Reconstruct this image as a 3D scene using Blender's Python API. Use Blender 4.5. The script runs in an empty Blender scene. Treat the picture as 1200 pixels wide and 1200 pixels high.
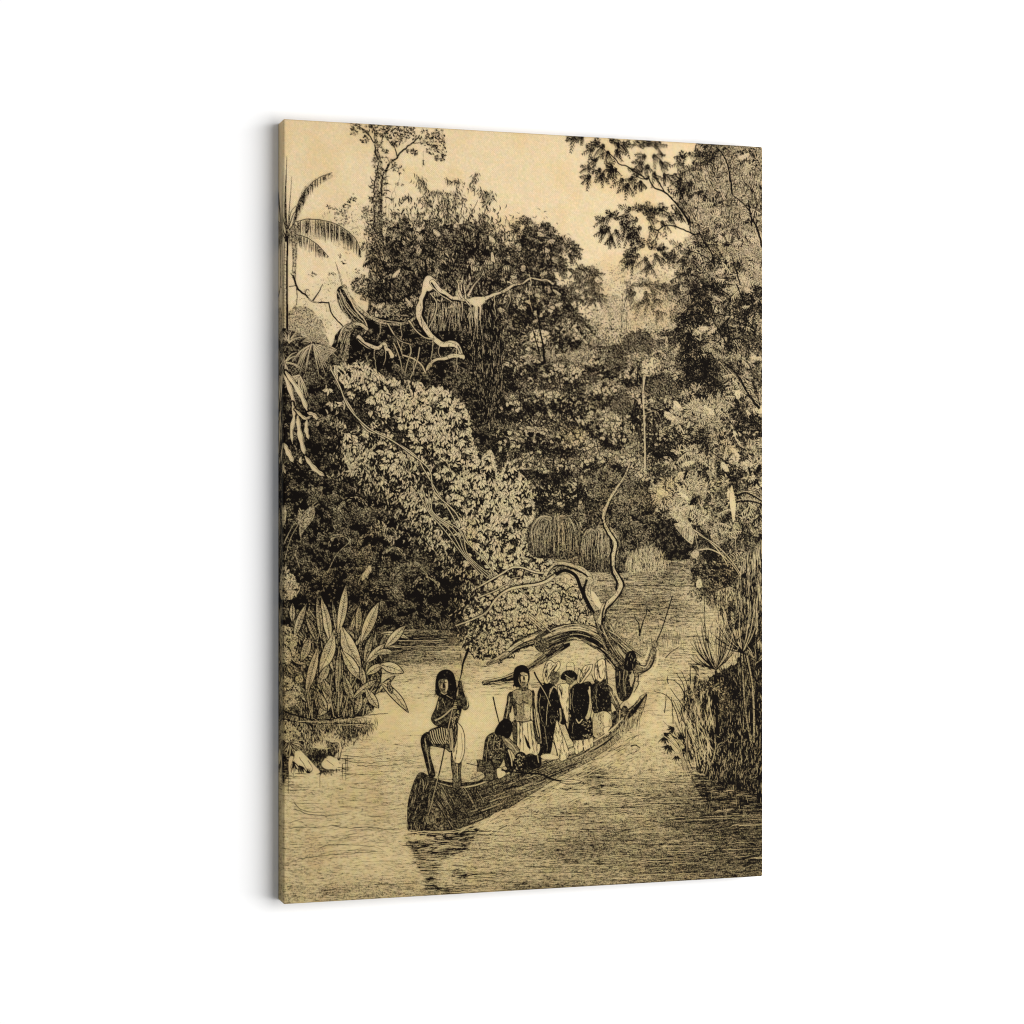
# An old lithograph of a jungle river printed on a stretched canvas that hangs on a white wall.
# The picture is drawn in code (numpy) as ink on paper and carried by the canvas mesh as a colour attribute.
import math, random
import numpy as np

# ------------------------------------------------------------------ canvas geometry
FPX, X0P, CX, CY = 2427.0, -268.0, 600.0, 599.5     # focal length and left edge, in units of a 1200 px frame
TH = math.asin(0.0772 * FPX / 614.0)
CT, ST = math.cos(TH), math.sin(TH)
CW, CH = 614.0, 921.0                                # canvas size in print units
UNIT = 0.9 / 921.0                                   # metres per print unit
S = 3                                                # drawing dots per print unit
GW, GH = int(CW * S / 2), int(CH * S / 2)            # final dots (2 x 2 drawing dots each)
RW, RH = GW * 2, GH * 2
rng = np.random.default_rng(7)
random.seed(7)

def PR(x, y):
    "tracing coordinates -> dots on the flat canvas"
    x = np.asarray(x, float) - CX; y = np.asarray(y, float) - CY
    r = (x - X0P) / (CT - x * ST / FPX)
    return r * S, (CH / 2 + y * (1 + r * ST / FPX)) * S

D = np.zeros((RH, RW), np.float32)                   # ink density, 0 paper .. 1 black
TINT = np.zeros((RH // 6 + 1, RW // 6 + 1, 3), np.float32)
IDS = np.zeros((RH, RW), np.uint8)                   # what is depicted at each dot
PROT = np.zeros((RH, RW), np.float32)                # how much the grain is held back

# ------------------------------------------------------------------ noise
def up(a, h, w):
    ys = np.linspace(0, a.shape[0] - 1.001, h); xs = np.linspace(0, a.shape[1] - 1.001, w)
    y0 = ys.astype(int); x0 = xs.astype(int); fy = (ys - y0).astype(np.float32)[:, None]; fx = (xs - x0).astype(np.float32)[None]
    fy = fy * fy * (3 - 2 * fy); fx = fx * fx * (3 - 2 * fx)
    r0 = a[y0]; r1 = a[y0 + 1]
    return (r0[:, x0] * (1 - fx) + r0[:, x0 + 1] * fx) * (1 - fy) + (r1[:, x0] * (1 - fx) + r1[:, x0 + 1] * fx) * fy

def noise(sx, sy=None, seed=None):
    "value noise, cell size in print units, -1..1"
    sy = sy or sx
    g = np.random.default_rng(seed) if seed is not None else rng
    a = g.uniform(-1, 1, (int(CH / sy) + 3, int(CW / sx) + 3)).astype(np.float32)
    return up(a, RH, RW)

def blur(a, r):
    r = int(r)
    if r < 1: return a
    for ax in (0, 1):
        for _ in range(2):
            p = np.pad(a, [(r + 1, r) if k == ax else (0, 0) for k in (0, 1)], mode='edge')
            c = np.cumsum(p, axis=ax, dtype=np.float64)
            n = 2 * r + 1
            a = ((c[n:] - c[:-n]) if ax == 0 else (c[:, n:] - c[:, :-n])).astype(np.float32) / n
    return a

N3 = noise(3, seed=1); N8 = noise(8, seed=2); N20 = noise(20, seed=3); N60 = noise(60, seed=4)
NF = rng.normal(0, 1, (RH, RW)).astype(np.float32)
NG = (blur(NF, 1)); NG /= NG.std()
NH = blur(rng.normal(0, 1, (RH, RW)).astype(np.float32), 1)
NH = (NH[:, :] + np.roll(NH, 3, 1) + np.roll(NH, 6, 1) + np.roll(NH, 9, 1) + np.roll(NH, -3, 1)); NH /= NH.std()
NHL = noise(16, 1.6, seed=5) * .6 + noise(34, 2.4, seed=6) * .6 + noise(8, 1.2, seed=8) * .5

# ------------------------------------------------------------------ shapes
def spline(pts, step=0.35, closed=False):
    p = np.array(pts, float)
    if len(p) == 2: return p[0] + (p[1] - p[0]) * np.linspace(0, 1, max(2, int(np.hypot(*(p[1] - p[0])) / step)))[:, None]
    q = np.vstack([p[-1], p, p[0], p[1]]) if closed else np.vstack([2 * p[0] - p[1], p, 2 * p[-1] - p[-2]])
    out = []
    for i in range(1, len(q) - 2):
        n = max(2, int(np.hypot(*(q[i + 1] - q[i])) / step)); t = np.linspace(0, 1, n, endpoint=False)[:, None]
        a, b, c, d = q[i - 1:i + 3]
        out.append(.5 * ((2 * b) + (c - a) * t + (2 * a - 5 * b + 4 * c - d) * t ** 2 + (3 * b - a - 3 * c + d) * t ** 3))
    out.append(p[:1] if closed else p[-1:])
    return np.vstack(out)

def pmask(pts, smooth=True):
    "-> (slices, bool mask) of a polygon given in tracing coordinates"
    p = spline(pts, 2.0, True) if smooth else np.array(pts, float)
    x, y = PR(p[:, 0], p[:, 1])
    x0, x1 = int(max(0, x.min())), int(min(RW, x.max() + 2)); y0, y1 = int(max(0, y.min())), int(min(RH, y.max() + 2))
    if x1 <= x0 or y1 <= y0: return (slice(0, 0), slice(0, 0)), np.zeros((0, 0), bool)
    m = np.zeros((y1 - y0, x1 - x0), bool); xs = np.arange(x0, x1)[None] + .5; ys = np.arange(y0, y1) + .5
    for i in range(len(x)):
        xa, ya, xb, yb = x[i - 1], y[i - 1], x[i], y[i]
        if ya == yb: continue
        r = np.nonzero((ys >= min(ya, yb)) & (ys < max(ya, yb)))[0]
        if len(r) == 0: continue
        xi = xa + (ys[r] - ya) * (xb - xa) / (yb - ya)
        m[r] ^= xs < xi[:, None]
    return (slice(y0, y1), slice(x0, x1)), m

def full(pts, smooth=True, rough=0, nz=None):
    "whole-sheet float mask, edge frayed by noise; rough in print units"
    sl, m = pmask(pts, smooth); f = np.zeros((RH, RW), np.float32); f[sl] = m
    if rough:
        b = blur(f, rough * S * .6)
        f = ((b + (nz if nz is not None else (N8 * .6 + N3 * .45)) * .36) > .5).astype(np.float32)
    return f

def fill(pts, v, smooth=True, a=1.0, ids=None, tex=0.0, prot=None):
    sl, m = pmask(pts, smooth)
    if m.size == 0: return
    d = D[sl]; vv = v + (tex * N3[sl] if tex else 0)
    d[m] = (d * (1 - a) + a * vv)[m] if (a < 1 or tex) else v
    if ids is not None: IDS[sl][m] = ids
    if prot is not None: PROT[sl][m] = prot

def dots(x, y, r, v, ids=None, prot=None):
    X, Y = PR(x, y); R = np.broadcast_to(np.asarray(r, float) * S, X.shape); V = np.broadcast_to(np.asarray(v, np.float32), X.shape)
    k = int(np.ceil(R.max())) + 1
    g = np.arange(-k, k + 1); xi = np.round(X).astype(int)[:, None, None] + g[None, None]; yi = np.round(Y).astype(int)[:, None, None] + g[None, :, None]
    xi, yi = np.broadcast_arrays(xi, yi)
    ok = ((xi + .0 - X[:, None, None]) ** 2 + (yi + .0 - Y[:, None, None]) ** 2 <= np.maximum(R, .55)[:, None, None] ** 2) & (xi >= 0) & (xi < RW) & (yi >= 0) & (yi < RH)
    vv = np.broadcast_to(V[:, None, None], ok.shape)
    D[yi[ok], xi[ok]] = vv[ok]
    if ids is not None: IDS[yi[ok], xi[ok]] = ids
    if prot is not None: PROT[yi[ok], xi[ok]] = prot

def stroke(pts, w0, w1=None, v=1.0, ids=None, wob=0, prot=None):
    "line of the given widths (start, end)"
    w1 = w0 if w1 is None else w1
    p = spline(pts, .3)
    if wob:
        n = len(p); k = max(4, n // 10); o = np.interp(np.linspace(0, 1, n), np.linspace(0, 1, k), rng.normal(0, wob, k))
        t = np.gradient(p, axis=0); t /= np.hypot(t[:, 0], t[:, 1])[:, None] + 1e-9
        p = p + np.stack([-t[:, 1], t[:, 0]], 1) * o[:, None]
    dots(p[:, 0], p[:, 1], np.linspace(w0, w1, len(p)) / 2, v, ids, prot)

def limb(pts, w0, w1, light=.05, dark=1.0, ids=None, side=1, bark=0, rim=.7):
    "rounded branch: dark outline, light face, ink on one side, bark lines along it"
    p = spline(pts, .3); n_ = len(p); kn = 1 + .2 * np.interp(np.linspace(0, 1, n_), np.linspace(0, 1, max(4, n_ // 14)), rng.uniform(-1, 1, max(4, n_ // 14)))
    if w0 > 3: p = p + np.stack([np.interp(np.arange(n_), np.linspace(0, n_, max(4, n_ // 24)), rng.normal(0, .5, max(4, n_ // 24))) for _ in (0, 1)], 1)
    w_ = np.linspace(w0, w1, n_) * kn / 2
    dots(p[:, 0], p[:, 1], w_ + rim, dark, ids); dots(p[:, 0], p[:, 1], w_, light, ids)
    if 3 < w0 <= 12:
        for j_ in range(0, n_, 9):
            if random.random() < .5: a_ = random.uniform(0, 6.28); leaves([p[j_, 0] + w_[j_] * .5 * math.cos(a_)], [p[j_, 1] + w_[j_] * .5 * math.sin(a_)], random.uniform(0, 3), 2.6, .7, dark)
    p = spline(pts, .5); t = np.gradient(p, axis=0); t /= np.hypot(t[:, 0], t[:, 1])[:, None] + 1e-9
    nrm = np.stack([-t[:, 1], t[:, 0]], 1) * side; w = np.linspace(w0, w1, len(p))[:, None]
    q = p + nrm * w * .36
    if w0 <= 12: dots(q[:, 0], q[:, 1], w[:, 0] * .17, dark)
    for _ in range(bark):
        a = random.randint(0, max(1, len(p) - 12)); b = min(len(p), a + random.randint(8, 30)); o = random.uniform(-.42, .42)
        q = p[a:b] + nrm[a:b] * w[a:b] * o
        if len(q) > 2: dots(q[:, 0], q[:, 1], random.uniform(.15, .35), dark if random.random() < .65 + o * .5 else light)

def leaves(x, y, ang, L, W, v, ol=None, olw=.35, vein=None, bend=0.0, ids=None, half=None):
    "many lens-shaped leaves centred at x, y; later ones lie on top"
    x = np.atleast_1d(np.asarray(x, float)); n = len(x)
    if n == 0: return
    X, Y = PR(x, y)
    bc = lambda q, t=float: np.broadcast_to(np.asarray(q, t), (n,))
    ang, L, W, v, bend = bc(ang), bc(L) * S, bc(W) * S, bc(v, np.float32), bc(bend)
    olv = None if ol is None else bc(ol, np.float32)
    k = int(np.ceil(L.max() / 2 * 1.1 + 2)); g = np.arange(-k, k + 1)
    ch = max(1, int(3e6 / (2 * k + 1) ** 2))
    for a in range(0, n, ch):
        s = slice(a, min(n, a + ch)); e = lambda q: q[s][:, None, None]
        xi = np.round(X[s]).astype(int)[:, None, None] + g[None, None]; yi = np.round(Y[s]).astype(int)[:, None, None] + g[None, :, None]
        dx = xi - e(X); dy = yi - e(Y); c, sn = np.cos(e(ang)), np.sin(e(ang))
        u = (dx * c + dy * sn) / (e(L) / 2); w = -dx * sn + dy * c
        w = w - e(bend) * e(L) * (u * u - .4)
        hw = e(W) / 2 * np.clip(1 - u * u, 0, 1) ** .8 * (1 - .25 * u)
        ok = (np.abs(w) < hw) & (np.abs(u) < 1)
        vv = np.broadcast_to(e(v), ok.shape).copy()
        if half is not None: vv = np.where(w > 0, half, vv)
        if vein is not None: vv = np.where(np.abs(w) < .16 * S, vein, vv)
        if olv is not None: vv = np.where(np.abs(w) > hw - olw * S, e(olv), vv)
        xi, yi = np.broadcast_arrays(xi, yi)
        ok &= (xi >= 0) & (xi < RW) & (yi >= 0) & (yi < RH)
        D[yi[ok], xi[ok]] = vv[ok]
        if ids is not None: IDS[yi[ok], xi[ok]] = ids

def scatter(mask, n, box=None):
    "n random positions (tracing coordinates) inside a whole-sheet mask"
    ys, xs = np.nonzero(mask[::3, ::3] > .5)
    if len(xs) == 0: return np.zeros(0), np.zeros(0)
    i = rng.integers(0, len(xs), n)
    rx = (xs[i] * 3 + rng.uniform(0, 3, n)) / S; ry = (ys[i] * 3 + rng.uniform(0, 3, n)) / S
    return FROM(rx, ry)

def FROM(rx, ry):
    z = 1 + rx * ST / FPX
    return CX + (X0P + rx * CT) / z, CY + (ry - CH / 2) / z

def samp(a, x, y):
    X, Y = PR(x, y)
    return a[np.clip(Y.astype(int), 0, RH - 1), np.clip(X.astype(int), 0, RW - 1)]

YY, XX = np.mgrid[0:RH, 0:RW].astype(np.float32)
PX, PY = FROM(XX / S, YY / S); PX = PX.astype(np.float32); PY = PY.astype(np.float32)

def tone(base, spots):
    "soft tone map: spots = (x, y, rx, ry, value)"
    t = np.full((RH, RW), base, np.float32)
    for x, y, rx, ry, v in spots:
        w = np.exp(-(((PX - x) / rx) ** 2 + ((PY - y) / ry) ** 2) * 1.2)
        t = t * (1 - w) + v * w
    return t

def lay(mask, val, a=1.0, ids=None):
    global D
    m = mask > .5
    D[m] = (D * (1 - a) + val * a)[m] if isinstance(val, np.ndarray) else D[m] * (1 - a) + val * a
    if ids is not None: IDS[m] = ids

def clumpfield(r0, r1, seed, flat=.75):
    "overlapping leaf clumps, nearer (lower) ones in front: -> shade (-1 lit crown .. 1 dark underside), direction"
    g = np.random.default_rng(seed); h, w = RH // S, RW // S
    sh = np.full((h, w), .6, np.float32); an = np.zeros((h, w), np.float32)
    n = int(h * w / ((r0 + r1) / 2) ** 2 * .9)
    cx = g.uniform(-r1, w + r1, n); cy = np.sort(g.uniform(-r1, h + r1, n)) + g.normal(0, r1 * .8, n); R = g.uniform(r0, r1, n)
    for x, y, r in zip(cx, cy, R):
        x0, x1 = max(0, int(x - r)), min(w, int(x + r) + 2); y0, y1 = max(0, int(y - r)), min(h, int(y + r) + 2)
        if x1 <= x0 or y1 <= y0: continue
        yy, xx = np.mgrid[y0:y1, x0:x1]; dx = (xx - x) / r; dy = (yy - y) / (r * flat); d = np.hypot(dx, dy)
        d = d * (1 + .22 * np.sin(np.arctan2(dy, dx) * 5 + x) + .12 * np.sin(np.arctan2(dy, dx) * 9 + y)); m = d < 1
        v = dy * .95 - dx * .25 + d * d * .3 - .05
        sh[y0:y1, x0:x1][m] = v[m]; an[y0:y1, x0:x1][m] = np.arctan2(dy + .35, dx)[m]
    return np.clip(sh, -1, 1), an
CFS = clumpfield(6, 12, 11); CFM = clumpfield(10, 20, 12); CFL = clumpfield(16, 34, 13)
def cfs(f, x, y):
    X, Y = PR(x, y); i = np.clip((Y / S).astype(int), 0, f[0].shape[0] - 1); j = np.clip((X / S).astype(int), 0, f[0].shape[1] - 1)
    return f[0][i, j], f[1][i, j]

def foliage(mask, T, n, L=4.5, W=1.8, mode='rand', ang=0.0, spread=.5, ids=None, lo=.98, hi=.05, ol=.97, olw=.33, contrast=1.0, bend=.15, cf=None, ck=.42, dark=.3, fringe=0):
    "mass of leaves: dark ground, then clumps of leaves lit from above whose lightness follows the tone map"
    cf = cf or CFM
    up3 = lambda q: np.pad(np.repeat(np.repeat(q, S, 0), S, 1), ((0, RH - q.shape[0] * S), (0, RW - q.shape[1] * S)), mode='edge')
    b = np.clip(T * .8 + dark + up3(cf[0]) * .2 + N3 * .12, 0, 1)
    lay(mask, b, 1, ids)
    per = 7; nc = max(1, n // per); x, y = scatter(mask, nc); sh, an = cfs(cf, x, y)
    t = samp(T, x, y) + ck * sh + .1 * samp(N8, x, y) + .12 * samp(N20, x, y)
    o = np.argsort(y + rng.normal(0, 25, nc)); x, y, t, an = x[o], y[o], t[o], an[o]
    p = np.clip((t - .5) * 1.5 * contrast + .5, .02, .985)
    dk = rng.uniform(0, 1, nc) < p                                     # a dark sprig or a lit one
    rep = lambda q: np.repeat(q, per); k = nc * per
    if mode == 'rand': a = rep(an) + rng.normal(0, .95, k)
    elif mode == 'down': a = ang - np.cos(rep(an)) * .55 + rng.normal(0, spread, k)
    else: a = ang + rng.normal(0, spread, k)
    q = rng.uniform(.1, 1.25, k) * L; X_ = rep(x) + q * np.cos(a) + rng.normal(0, .8, k); Y_ = rep(y) + q * np.sin(a) * .85 + rng.normal(0, .8, k)
    dkk = rep(dk) ^ (rng.uniform(0, 1, k) < .1); tt = rep(np.clip(t, 0, 1))
    v = np.where(dkk, lo - .3 * rng.uniform(0, 1, k), hi + .5 * rng.uniform(0, 1, k) * tt ** 1.5)
    sc = rng.uniform(.65, 1.3, k)
    leaves(X_, Y_, a, L * sc, W * sc, v, ol=np.where(v > .55, v, ol), olw=olw, bend=bend * rng.choice([-1, 1], k), ids=ids)

def edge(pts, n, L=5, W=1.4, out=5, v=.93, ids=None, lightp=.15, mode='out', tuftp=0):
    "feathery leaves along the outline of a mass"
    p = spline(pts, .5); t = np.gradient(p, axis=0); t /= np.hypot(t[:, 0], t[:, 1])[:, None] + 1e-9; nr = np.stack([t[:, 1], -t[:, 0]], 1)
    i = rng.integers(0, len(p), n); o = np.abs(rng.normal(0, 1, n)) * out * (.35 + .65 * (samp(N8, p[i, 0], p[i, 1]) + 1)); o -= out * .4
    x = p[i, 0] + nr[i, 0] * o; y = p[i, 1] + nr[i, 1] * o
    a = np.arctan2(nr[i, 1], nr[i, 0]) + rng.normal(0, .8, n) if mode == 'out' else hp_ + rng.normal(0, .45, n)
    leaves(x, y, a, L * rng.uniform(.6, 1.2, n), W * rng.uniform(.7, 1.2, n), np.where(rng.uniform(0, 1, n) < lightp, .1, v - .25 * rng.uniform(0, 1, n)), ol=.95, olw=.3, ids=ids, bend=.2)
hp_ = math.pi / 2

def spray(x, y, ang, n, L, gap, ll, lw, droop=0.0, v=.95, ids=None, wid=.4, back=.75, hang=.3):
    "pinnate leaf: a rib with leaflets on both sides"
    t = np.linspace(0, 1, n); cx = x + np.cos(ang) * L * t; cy = y + np.sin(ang) * L * t + droop * L * t * t
    stroke(list(zip(cx[::max(1, n // 4)], cy[::max(1, n // 4)])) + [(cx[-1], cy[-1])], wid, wid * .6, v, ids)
    a = np.arctan2(np.gradient(cy), np.gradient(cx))
    for s in (-1, 1):
        la = a + s * back + rng.normal(0, .1, n); la = np.arctan2(np.sin(la) * (1 - hang) + hang, np.cos(la) * (1 - hang)); l = ll * (.55 + .6 * np.sin(np.pi * (t * .85 + .12))) * rng.uniform(.8, 1.15, n)
        leaves(cx + np.cos(la) * l * .5, cy + np.sin(la) * l * .5, la, l, lw, v, ids=ids, bend=.1 * s)

def tuft(x, y, r, n=3, a0=None, sp=2.0, ll=4.2, lw=1.2, v=.95, droop=.25, ids=None):
    "cluster of pinnate leaves round a twig end"
    a0 = random.uniform(0, 6.28) if a0 is None else a0
    for k in range(n):
        a = a0 + (k / (n - 1) - .5) * sp + random.gauss(0, .15) if n > 1 else a0
        spray(x - r * .35 * math.cos(a), y - r * .35 * math.sin(a), a, 7, r * random.uniform(1.3, 1.8), 0, ll * random.uniform(.85, 1.2), lw, droop, v if isinstance(v, float) else random.choice(v), ids)

def crown(x, y, rx, ry, v, L=3.8, W=1.5, g=.3, ids=None, d=3.0, rough=5, cf=None):
    "one tree crown in the wood: lit along its top, inky below, frayed outline"
    pts = [(x + rx * math.cos(a) * random.uniform(.85, 1.1), y + ry * math.sin(a) * random.uniform(.85, 1.1)) for a in np.linspace(0, 6.283, 12, endpoint=False)]
    m = full(pts, True, rough)
    T = np.clip(v + (g + .14) * (PY - y) / ry - .12 * (PX - x) / rx + .1 * N20, .03, 1).astype(np.float32)
    foliage(m, T, int(rx * ry * d), L, W, 'rand', ids=ids, cf=cf or CFS, contrast=1.25, dark=.2, ck=.34)
    sprigs(m, T, int(rx * ry * .34), (4, 6), (2.8, 4), 1.3, cf or CFS, ids, .2, .3, 4, spread=.6)
    e = [(x + rx * math.cos(a), y + ry * math.sin(a)) for a in np.linspace(math.pi * 1.02, math.pi * 1.98, 9)]
    edge(e, int((rx + ry) * 1.5), L * 1.05, W, 3, v=min(1, v + .15), ids=ids, lightp=max(0, .75 - v))

def sprigs(mask, T, n, l=(9, 14), ll=(4, 5.6), w=1.3, cf=None, ids=None, hang=.45, ck=.4, nl=6, bias=0.0, spread=.4):
    "whole feather leaves over a mass: dark ones in shade, pale ones in light"
    cf = cf or CFM; x, y = scatter(mask, n); sh, an = cfs(cf, x, y); t = samp(T, x, y) + ck * sh + .15 * samp(N20, x, y) + bias
    for j in np.argsort(y + rng.normal(0, 8, len(y))):
        d_ = random.random() < min(.95, max(.06, (t[j] - .5) * 1.8 + .5))
        a_, l_, b_ = an[j] + random.gauss(0, spread), random.uniform(*l), random.uniform(*ll)
        if not d_ and random.random() < .35: continue
        st_ = rng.bit_generator.state
        if not d_: spray(x[j], y[j], a_, nl, l_ * 1.1, 0, b_ * 1.25, w + 1.3, .2, .97, ids, 1.4, hang=hang); rng.bit_generator.state = st_
        spray(x[j], y[j], a_, nl, l_, 0, b_, w * (1 if d_ else .9), .2, random.uniform(.92, 1) if d_ else random.uniform(.02, .12), ids, .5, hang=hang)

def bunches(mask, T, n, L=(7, 11), W=3.2, cf=None, ck=.45, ids=None, k=6, lean=.1):
    "drooping bunches of broad leaves, each pale bunch set off by its own dark gap"
    x, y = scatter(mask, n); sh, an = cfs(cf or CFO, x, y); t = samp(T, x, y) + ck * sh + .1 * samp(N8, x, y)
    for j in np.argsort(y + rng.normal(0, 7, len(y))):
        d_ = random.random() < min(.97, max(.03, t[j] * 1.3 - .1))
        a = hp_ + lean - math.cos(an[j]) * .45 + np.linspace(-.95, .95, k) + rng.normal(0, .18, k); l = rng.uniform(*L, k) * (1 - .25 * np.abs(np.linspace(-1, 1, k)))
        cx, cy = x[j] + np.cos(a) * l * .55, y[j] + np.sin(a) * l * .55; o = rng.permutation(k)
        if d_: leaves(cx[o], cy[o], a[o], l[o] * .9, W * .7, rng.uniform(.8, 1, k), ids=ids, bend=.12); continue
        leaves(cx, cy + .8, a, l * 1.22, W + 2.2, .97, ids=ids, bend=.1)
        leaves(cx[o], cy[o], a[o], l[o], W * rng.uniform(.8, 1.1, k), rng.uniform(.0, .1, k), ol=.97, olw=.36, ids=ids, bend=.12, vein=None)

def hatch(mask, ang, n, L, w, v, spread=.08, bend=0):
    x, y = scatter(mask, n)
    leaves(x, y, ang + rng.normal(0, spread, n), L * rng.uniform(.5, 1.3, n), w * rng.uniform(.7, 1.3, n), v, bend=bend)
# ------------------------------------------------------------------ what the print shows
ID_PRINT, ID_SKY, ID_RIVER, ID_CANOE, ID_LOG, ID_MOUND, ID_DEADBR, ID_PALM, ID_LEAFPL, ID_TALL, ID_RIGHT, ID_PAPY, ID_P1 = range(13)
hp = math.pi / 2

# sky
D[:] = .015
IDS[:] = ID_SKY


# faint far trees
def haze(poly, v, n, L=3, W=1.2, val=.5, rough=6):
    m = full(poly, True, rough); lay(m, np.clip(v + N8 * .08, 0, 1), .9, ID_PRINT)
    x, y = scatter(m, n); leaves(x, y, rng.uniform(0, 6.3, n), L, W * .6, np.clip(rng.normal(val, .2, n), 0, 1), ids=ID_PRINT)
haze([(690,322),(706,305),(722,312),(738,300),(760,318),(790,325),(812,440),(690,440)], .12, 1500, 2.6, .9, .42, 8)
haze([(690,370),(706,360),(722,352),(738,360),(760,348),(790,350),(812,440),(690,440)], .26, 1900, 3, 1.1, .6, 9)
haze([(372,262),(388,245),(398,238),(410,246),(428,238),(432,262),(425,300),(410,300),(390,285),(380,275)], .05, 260, 2.4, .9, .5, 9)
haze([(345,380),(352,345),(372,330),(395,325),(420,320),(436,335),(436,385),(400,395)], .06, 420, 2.4, .9, .55, 9)
haze([(706,350),(716,345),(728,350),(731,362),(720,372),(708,366)], .3, 260, 2.4, .8, .6, 4)
haze([(332,400),(336,372),(350,360),(368,366),(380,384),(386,405),(380,425),(340,425)], .4, 700, 3, .8, .75, 5)
for bx, by, ty in ((714, 425, 368), (728, 440, 345), (734, 440, 350), (700, 430, 375), (745, 430, 380)):
    stroke([(bx, by), (bx - 1, (by + ty) / 2), (bx + 1, ty)], 1.6, .7, .65, wob=.4)
stroke([(728,410),(728,375),(733,350),(735,330)], 2.2, 1, .6, wob=.4)
# leafy specks in the haze
def specks(poly, n, L=3, W=1.1, v=.7, ids=ID_PRINT):
    m = full(poly); x, y = scatter(m, n); leaves(x, y, rng.uniform(0, 6.3, n), L * rng.uniform(.6, 1.3, n), W, v, ids=ids)
specks([(712,322),(740,300),(790,305),(800,330),(740,345),(710,340)], 420, 2.2, .8, .6)

# trunk of the tall tree at the left, its crown and climbers
stroke([(447,300),(443,270),(443,240),(444,215),(446,195),(443,180),(441,168),(440,150)], 9, 3.5, .55, ID_TALL, .6)
stroke([(450,300),(447,262),(447,235),(448,215),(450,205),(458,192),(466,185),(474,176),(482,170),(492,160)], 4.2, 1.6, .9, ID_TALL, .5)
stroke([(441,300),(439,262),(439,235),(440,215),(444,195),(441,178),(440,165)], 2, 1.4, .95, ID_TALL, .6)
stroke([(444,290),(442,262),(444,230),(446,200)], 2.2, 1.6, .1, ID_TALL, .6)
stroke([(466,186),(464,176),(458,168),(452,160)], 1.6, .8, .95, ID_TALL, .4)
stroke([(400,143),(412,146),(422,150),(432,158),(440,170)], 1, 1.6, .95, ID_TALL, .4)
stroke([(482,170),(495,168),(505,172),(512,176)], 1, .7, .95, ID_TALL, .4)
stroke([(446,172),(450,162),(456,152)], 1.4, 1, .95, ID_TALL, .4)
def clumps(lst, L=3.4, W=1.5, v=.95, dens=.5, lightp=.25, ids=ID_TALL, ang=None, spread=.7):
    "small leaf clumps: (x, y, rx, ry)"
    for x, y, rx, ry in lst:
        n = int(rx * ry * dens) + 4
        r = np.sqrt(rng.uniform(0, 1, n)); t = rng.uniform(0, 6.283, n)
        px = x + rx * r * np.cos(t); py = y + ry * r * np.sin(t)
        a = rng.uniform(0, 6.28, n) if ang is None else ang + rng.normal(0, spread, n)
        lt = rng.uniform(0, 1, n) < lightp
        leaves(px, py, a, L * rng.uniform(.7, 1.3, n), W * rng.uniform(.7, 1.2, n), np.where(lt, .12, v - .25 * rng.uniform(0, 1, n)), ol=.95, olw=.3, ids=ids, bend=.15)
clumps([(418,150,8,4),(415,156,5,4),(428,164,6,5),(432,153,7,5),(440,147,9,4),(445,156,8,6),(452,150,8,5),(462,150,8,5),(455,160,7,5),(468,158,8,6),(466,168,7,6),(478,152,9,5),(474,162,6,5),(484,160,5,5),
        (500,166,8,6),(508,160,7,5),(515,158,7,6),(505,176,8,6),(516,170,8,7),(518,182,6,8),(482,178,6,3),(487,180,4,3),(498,155,4,3),(512,186,3,4)], dens=.62, L=3.4, W=1.6)
clumps([(443,182,6,6),(441,193,5,6),(449,188,7,5),(458,192,6,4),(464,198,6,4),(470,200,4,5),(437,218,3,4),(441,228,5,5),(436,235,3,5),(452,214,4,4),(451,226,4,6),(442,245,8,10),(446,255,7,8),(438,262,8,6),(434,272,7,8),(444,276,9,9),(436,288,8,8),(448,292,8,8),(430,248,4,5)], dens=.5, L=3, W=1.3)
for x, y, a in ((450,212,-.7),(450,218,-.2),(452,206,-1),(451,224,.2),(439,222,3.6),(440,232,3.2),(452,232,.4),(440,214,3.9)):
    leaves([x + 4 * math.cos(a)], [y + 4 * math.sin(a)], a, 10, 1.4, .85, bend=.2, ids=ID_TALL)
for x, y0, y1 in ((497,178,197),(468,200,215),(453,205,300),(465,215,232),(457,240,290),(461,225,240),(462,232,250)):
    stroke([(x, y0), (x + random.uniform(-2, 2), (y0 + y1) / 2), (x + random.uniform(-1, 1), y1)], .5, .4, .7, ID_TALL, .4)
clumps([(460,236,2.5,3),(497,192,1.5,3),(472,218,2,2),(466,217,2,2),(462,250,2,4),(467,262,2,3),(460,262,3,3)], dens=.9, L=2.4, W=1.1)
specks([(398,245),(415,228),(418,232),(416,238),(400,250),(388,248),(384,240)], 60, 3, 1.2, .85)
specks([(392,250),(412,250),(416,258),(405,265),(394,260)], 60, 3, 1, .6)
specks([(425,245),(436,243),(438,262),(426,258)], 40, 3, 1.2, .75)
clumps([(446,205,6,8),(444,235,6,8),(446,260,9,10),(440,275,9,8),(447,285,8,8),(438,295,8,7),(452,178,4,4),(445,170,5,5)], dens=.75, L=3.6, W=1.5, lightp=.35)
# drooping leaf wisps
def wisp(pts, n, L=5.5, W=1.1, v=.9, fan=4, ids=ID_PRINT):
    p = spline(pts, .5); i = rng.integers(0, len(p), n); x = p[i, 0] + rng.normal(0, fan, n); y = p[i, 1] + rng.normal(0, fan * .5, n) + 2
    stroke(pts, .7, .4, v, ids, .3)
    leaves(x, y, hp + rng.normal(0, .35, n) + (x - p[i, 0]) * -.05, L * rng.uniform(.6, 1.2, n), W, np.where(rng.uniform(0, 1, n) < .75, v, .2), ol=v, olw=.25, ids=ids, bend=.15)

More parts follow.
